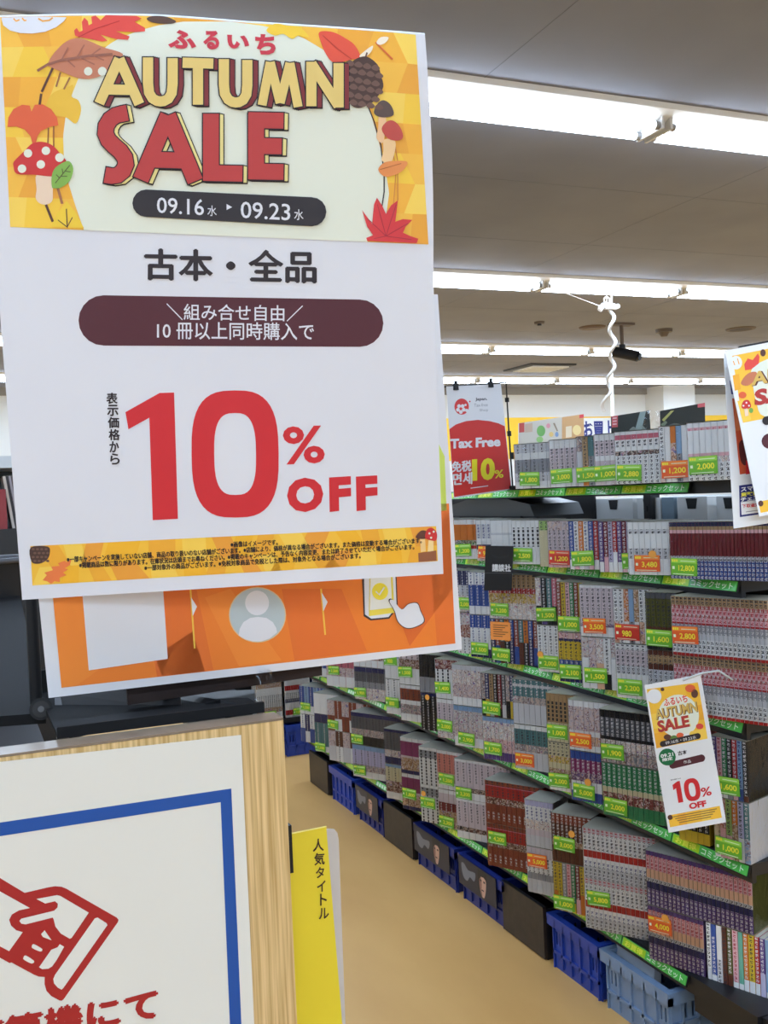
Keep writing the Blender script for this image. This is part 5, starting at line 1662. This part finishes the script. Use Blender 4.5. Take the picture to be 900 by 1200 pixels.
s.poly(sm([(438, 131), (443, 121), (450, 118), (458, 124), (461, 135), (450, 138), (441, 136)], 4), ink(92, 74, 68), 8)
s.poly(sm([(450, 164), (449, 178), (447, 188), (456, 192), (461, 184), (463, 166)], 4), ink(244, 204, 150), 7)
s.poly(sm([(447, 152), (453, 143), (461, 142), (469, 150), (472, 161), (466, 165), (455, 163)], 4), ink(192, 76, 66), 8)
s.poly(sm([(443, 199), (450, 191), (462, 189), (477, 190), (472, 200), (460, 206), (450, 207)], 4), ink(232, 146, 80), 8)
s.stroke([(445, 199), (470, 192)], 1, ink(190, 104, 50), 9)
s.poly([(424, 246.5), (436, 263), (437, 250), (438, 240), (441.5, 232), (448, 242), (452, 251), (458, 241), (466, 235), (464, 252), (463, 260), (472, 257), (483, 258), (475, 266), (472, 273), (481, 277), (490, 280), (488, 285.2), (430, 282.6), (429, 279), (437, 276), (430, 266)], ink(214, 58, 62), 9)
for b in ((442, 240), (464, 240), (430, 256), (478, 262), (438, 280), (482, 281)): s.stroke([(452, 277), b], .8, ink(170, 40, 56), 10)
# shop name in kana
for ch, x0, y0, x1, y1 in (('ふ', 197, 35, 230, 57), ('る', 238, 36, 257, 58), ('い', 266, 41, 292, 57), ('ち', 299, 40, 323, 64)):
    s.rtext(ch, x0, y0, x1, y1, ink(200, 54, 70), 6, .05, .03)
# AUTUMN
GOLD = ink(232, 204, 122); GOLD2 = ink(228, 176, 92); SHD = ink(132, 44, 48); OUT = ink(40, 28, 32)
GLY = {'A': [[(.03, 1), (.5, .04)], [(.5, .04), (.97, 1)], [(.24, .70), (.76, .70)]],
       'U': [[(.14, 0), (.14, .55), (.17, .75), (.27, .87), (.4, .92), (.5, .93), (.6, .92), (.73, .87), (.83, .75), (.86, .55), (.86, 0)]],
       'T': [[(0, .1), (1, .1)], [(.5, 0), (.5, 1)]],
       'M': [[(.06, 1), (.26, .02)], [(.26, .02), (.5, .93)], [(.5, .93), (.74, .02)], [(.74, .02), (.94, 1)]],
       'N': [[(.13, 1), (.13, 0)], [(.13, .04), (.87, .96)], [(.87, 1), (.87, 0)]],
       'S': [[(.82, .07), (.66, .085), (.5, .105), (.34, .16), (.23, .25), (.21, .35), (.29, .44), (.45, .52), (.62, .59), (.75, .68), (.78, .77), (.7, .86), (.55, .92), (.38, .93), (.2, .915)]],
       'L': [[(.2, 0), (.2, 1)], [(0, .9), (1, .9)]],
       'E': [[(.22, 0), (.22, 1)], [(0, .1), (1, .1)], [(.1, .5), (.95, .5)], [(0, .9), (1, .9)]]}
def letter(ch, x0, y0, x1, y1, sl, w_, m_, layer, grow=0.0, sx=0.0, sy=0.0):
    for si, st in enumerate(GLY[ch]):
        pts = [(x0 + a * (x1 - x0) + sx, y0 + b * (y1 - y0) + sl * a * (x1 - x0) + sy) for a, b in st]
        def ext(p, q_):
            k = math.dist(p, q_) or 1
            return (p[0] + (p[0] - q_[0]) / k * grow, p[1] + (p[1] - q_[1]) / k * grow)
        pts = [ext(pts[0], pts[1])] + pts[1:-1] + [ext(pts[-1], pts[-2])]
        s.stroke(pts, w_ + 2 * grow, m_, layer + si * .2)
for LETS, w_, sh, faces in (((('A', 115, 67, 165, 122, .02), ('U', 168, 68, 208, 123, .03), ('T', 214, 69, 250, 123, .03), ('U', 257, 70, 295, 124, .04), ('M', 304, 72, 352, 124, .05), ('N', 359, 73, 402, 125, .05)), 12.0, 6.0, (SHD, GOLD)),
                            ((('S', 115, 127, 157, 213, .0), ('A', 163, 132, 231, 211, .03), ('L', 238, 134, 284, 211, .02), ('E', 291, 134, 332, 209, .02)), 18.5, 5.0, (ink(240, 226, 150), ink(186, 60, 58)))):
    for ch, x0, y0, x1, y1, sl in LETS:
        w0 = w_ if ch != 'M' else 10.5
        for q_, k in enumerate((1.0, .66, .33)):
            letter(ch, x0, y0, x1, y1, sl, w0, OUT, 8 + q_, 1.5, sh * k, 1.2 * k)
        for q_, k in enumerate((1.0, .66, .33)):
            letter(ch, x0, y0, x1, y1, sl, w0, faces[0], 11 + q_, .2, sh * k, 1.0 * k)
        letter(ch, x0, y0, x1, y1, sl, w0, OUT, 14, 1.4)
        letter(ch, x0, y0, x1, y1, sl, w0, faces[1], 15, 0.0)
# dates
s.pill(((155, 222.5), (382, 231.5), (382.5, 265.5), (155.5, 254.5)), PILLK, 10)
s.text('09.16', ((184, 231.5), (239, 234), (239, 253), (184, 250)), WP, 11, .008)
s.text('水', ((243, 241), (254, 241.6), (254, 254), (243, 253.2)), WP, 11, .005)
s.poly([(265.5, 239.5), (272, 243.2), (265.5, 246.5)], WP, 11)
s.text('09.23', ((282, 236.5), (340, 239.5), (340, 259), (282, 256)), WP, 11, .008)
s.text('水', ((344.5, 245.5), (355.5, 246), (355.5, 258.5), (344.5, 258)), WP, 11, .005)
# body lettering
s.fat('古本・全品', ((170, 291.5), (370, 294.5), (370, 331.5), (170, 327.5)), DARKT, 2, 1.25)
s.pill(((92, 346), (449, 351), (449.5, 406.5), (92, 405)), MAR, 1, 10)
s.text('＼組み合せ自由／', ((195, 355.5), (355, 358), (355, 377), (195, 375)), WP, 2, .008)
s.text('10 冊以上同時購入で', ((184, 376.5), (368, 378.5), (368, 399), (184, 397.5)), WP, 2, .008)
for i, ch in enumerate('表示価格から'):
    x = 125.0 + i * .9; y = 460.5 + i * 14.2
    w_ = 12.5 if i < 4 else 10.5
    s.fat(ch, ((x, y), (x + w_, y), (x + w_, y + 12.6), (x, y + 12.6)), DARKT, 2, .45)
s.poly([(187, 460.5), (204, 460), (208.5, 608), (179, 609.5), (175, 489.5), (150.5, 503), (147, 483)], REDT, 2)
def zero(t_):
    return
ring(s, 275.5, 532, 51, 74.5, 24.5, 48, REDT, 2, e=2.9, n=44, skew=(.012, -.01))
s.text('%', ((331, 500), (379, 498.5), (381, 542.5), (333, 544.5)), REDT, 2, .02)
for ch, x0, x1, y0 in (('O', 336, 378.5, 560.5), ('F', 385.5, 411, 559.5), ('F', 417, 442, 558.5)):
    s.text(ch, ((x0, y0), (x1, y0 - 1.5), (x1 + .6, y0 + 39.5 - (ch == 'F') * .5 - 1.5), (x0 + .8, y0 + 41 - (ch == 'F') * .5)), REDT, 2, .055)
# small print strip
bl = lambda u, v: lerp(lerp((35.5, 640), (511, 616.5), u), lerp((38, 686), (513, 657.5), u), v)
s.poly([bl(0, 0), bl(1, 0), bl(1, 1), bl(0, 1)], Y1, 1)
random.seed(8)
u = 0.02
k = 0
while u < .97:
    w_ = random.uniform(.04, .08); sk = random.uniform(-.03, .03)
    s.poly([bl(u, 0), bl(min(1, u + w_), 0), bl(min(1, max(0, u + w_ + sk)), .55), bl(max(0, u + sk), .55)], (Y2, Y3, ink(236, 160, 58), Y4)[k % 4], 2)
    s.poly([bl(u, .55), bl(min(1, u + w_ * .8), .55), bl(min(1, max(0, u + w_ - sk)), 1), bl(max(0, u - sk), 1)], (Y3, Y4, Y2, ink(236, 160, 58))[k % 4], 2)
    u += w_ * 1.25; k += 1
s.poly(sm([(36, 641.5), (56, 640.5), (58.5, 648), (55, 656), (46, 660.5), (37, 658)], 4), PCD, 3)
for r_ in range(4):
    for c_ in range(4):
        x = 39 + c_ * 5 + (r_ % 2) * 2; y = 643.5 + r_ * 4.6
        if x < 57: s.poly(circ(x, y, 2, 1.4, 8), PCN, 4)
s.poly([(84, 655), (78, 659), (76, 657), (68, 660), (70, 663), (60, 664), (62, 668), (52, 671), (55, 674), (50, 680), (55, 681), (60, 684), (64, 681), (70, 682), (70, 677), (78, 674), (74, 671), (80, 667), (76, 666), (82, 662)], ink(232, 122, 66), 3)
s.poly(sm([(487, 630), (493, 622), (500, 623), (499, 631)], 4), ink(104, 62, 50), 4)
s.poly(sm([(498, 630), (500, 621), (506, 618.5), (511.5, 624), (511, 633), (504, 633)], 4), ink(206, 50, 50), 5)
for a, b in ((503, 625), (508, 623), (505, 630)): s.poly(circ(a, b, 1.3, 1.3, 8), CREAM, 6)
s.poly([(492, 631), (498, 631), (499, 646), (493, 647)], ink(244, 206, 140), 3); s.poly([(502, 633), (508, 633), (508, 646), (501, 647)], ink(244, 214, 150), 4)
s.poly([(490, 648), (511, 645), (511.5, 657), (490.5, 658.5)], ink(150, 92, 62), 4)
SMALL = ink(40, 32, 36)
def small(txt, x0, x1, v0):
    u0 = (x0 - 36) / 475.0; u1 = (x1 - 36) / 475.0
    s.fat(txt, (bl(u0, v0), bl(u1, v0 - .0), bl(u1, v0 + .155), bl(u0, v0 + .155)), SMALL, 5, .22)
small('※画像はイメージです。', 270, 325, .145)
small('※一部キャンペーンを実施していない店舗、商品の取り扱いのない店舗がございます。※店舗により、価格が異なる場合がございます。また価格は変動する場合がございます。', 78, 493, .31)
small('※掲載商品は数に限りがあります。在庫状況は店頭までお尋ねください。※掲載のキャンペーンは、予告なく内容変更、または終了させていただく場合がございます。', 92, 484, .475)
small('※一部対象外の商品がございます。※免税対象商品で免税とした際は、対象外となる場合がございます。', 168, 421, .64)
s.build('sale_poster', 'large white Autumn Sale 10% OFF poster hanging closest to the viewer', 'poster')

# ================================================================== far side of the room seen past the poster's edge
t = thing('magazine_rack', (at_y(0, 600, 3.6).x - .35, 3.6, 0), 0, 'dark magazine rack beyond the poster, beside the light back wall', 'rack')
ox = at_y(0, 600, 3.6).x - .35
def zz(py): return at_y(8, py, 3.6).z
m = MB(); m.box((-.9, 0, 0.08), (.55, .38, zz(620)), BLACK); m.box((-.9, .36, zz(620)), (.55, .38, zz(548)), mat('slate_panel', (72, 78, 80), 0.5)); m.build('rack_body', t)
m = MB(); m.box((-.9, .02, zz(548)), (.47, .38, zz(540)), mat('pale_grey_metal', (206, 210, 212), 0.35)); m.box((.455, .02, zz(540)), (.47, .38, zz(526)), mat('pale_grey_metal', (206, 210, 212), 0.35)); m.box((-.9, .02, zz(540)), (.455, .03, zz(534)), mat('pale_grey_metal', (206, 210, 212), 0.35)); m.build('wire_tray', t)
m = MB(); m.box((0, 0, 0), (.3, .12, zz(572) - zz(619)), mat('red_box_print', (138, 40, 44), 0.45)); m.box((.05, -.001, .03), (.22, 0, .09), mat('box_pale_print', (220, 190, 190), 0.5))
o = m.build('red_box'); o.location = (at_y(8, 600, 3.62).x - .3, 3.62, zz(620)); tag(o, 'dark red box on the rack seen past the poster edge', 'box')
for i, (x, col, nm_) in enumerate(((8.5, (214, 206, 196), 'cream'), (12, (60, 58, 62), 'dark grey'), (14.5, (176, 170, 180), 'lilac-grey'), (18, (96, 84, 88), 'brown-grey'))):
    m = MB(); m.box((0, 0, 0), (.009, .2, .18), mat('album_%d' % i, col, 0.45)); m.box((.001, .002, .002), (.008, .2005, .1805), PAGES)
    o = m.build('album'); p = at_y(x + 6, 618, 3.66)
    o.matrix_world = Matrix.Translation((p.x, 3.66, zz(620))) @ Matrix.Rotation(-.13, 4, 'Y')
    tag(o, '%s album leaning on the rack seen past the poster edge' % nm_, 'book', 'albums leaning on the rack')
# black shopping basket standing on the display case
bp = at_z(-8, 706, zc)
t = thing('shopping_basket', (bp.x, bp.y + .05, zc), 0.5, 'black plastic basket with a hand hole behind the display case', 'basket')
m = MB()
prof = [(0, .055), (.035, .058), (.06, .062), (.068, .064)]
n = 20
vs = []
for z, r_ in prof:
    for k in range(n):
        a = 2 * math.pi * k / n
        vs.append((r_ * 1.25 * math.copysign(abs(math.cos(a)) ** .5, math.cos(a)), r_ * math.copysign(abs(math.sin(a)) ** .5, math.sin(a)), z))
m.add(vs, [(j * n + k, j * n + (k + 1) % n, (j + 1) * n + (k + 1) % n, (j + 1) * n + k) for j in range(3) for k in range(n)], BLACKP, True)
m.add(vs[:n], [tuple(range(n))], BLACKP); m.build('basket_body', t)
m = MB(); m.tube([Vector(v) for v in vs[3 * n:]] + [Vector(vs[3 * n])], .005, mat('worn_black_plastic', (70, 70, 74), 0.3), 8); m.build('rim', t)
m = MB(); m.tube([(.06, -.045, .05), (.072, -.03, .036), (.072, .01, .034), (.066, .03, .05)], .004, mat('worn_black_plastic', (70, 70, 74), 0.3), 8); m.build('handle', t)
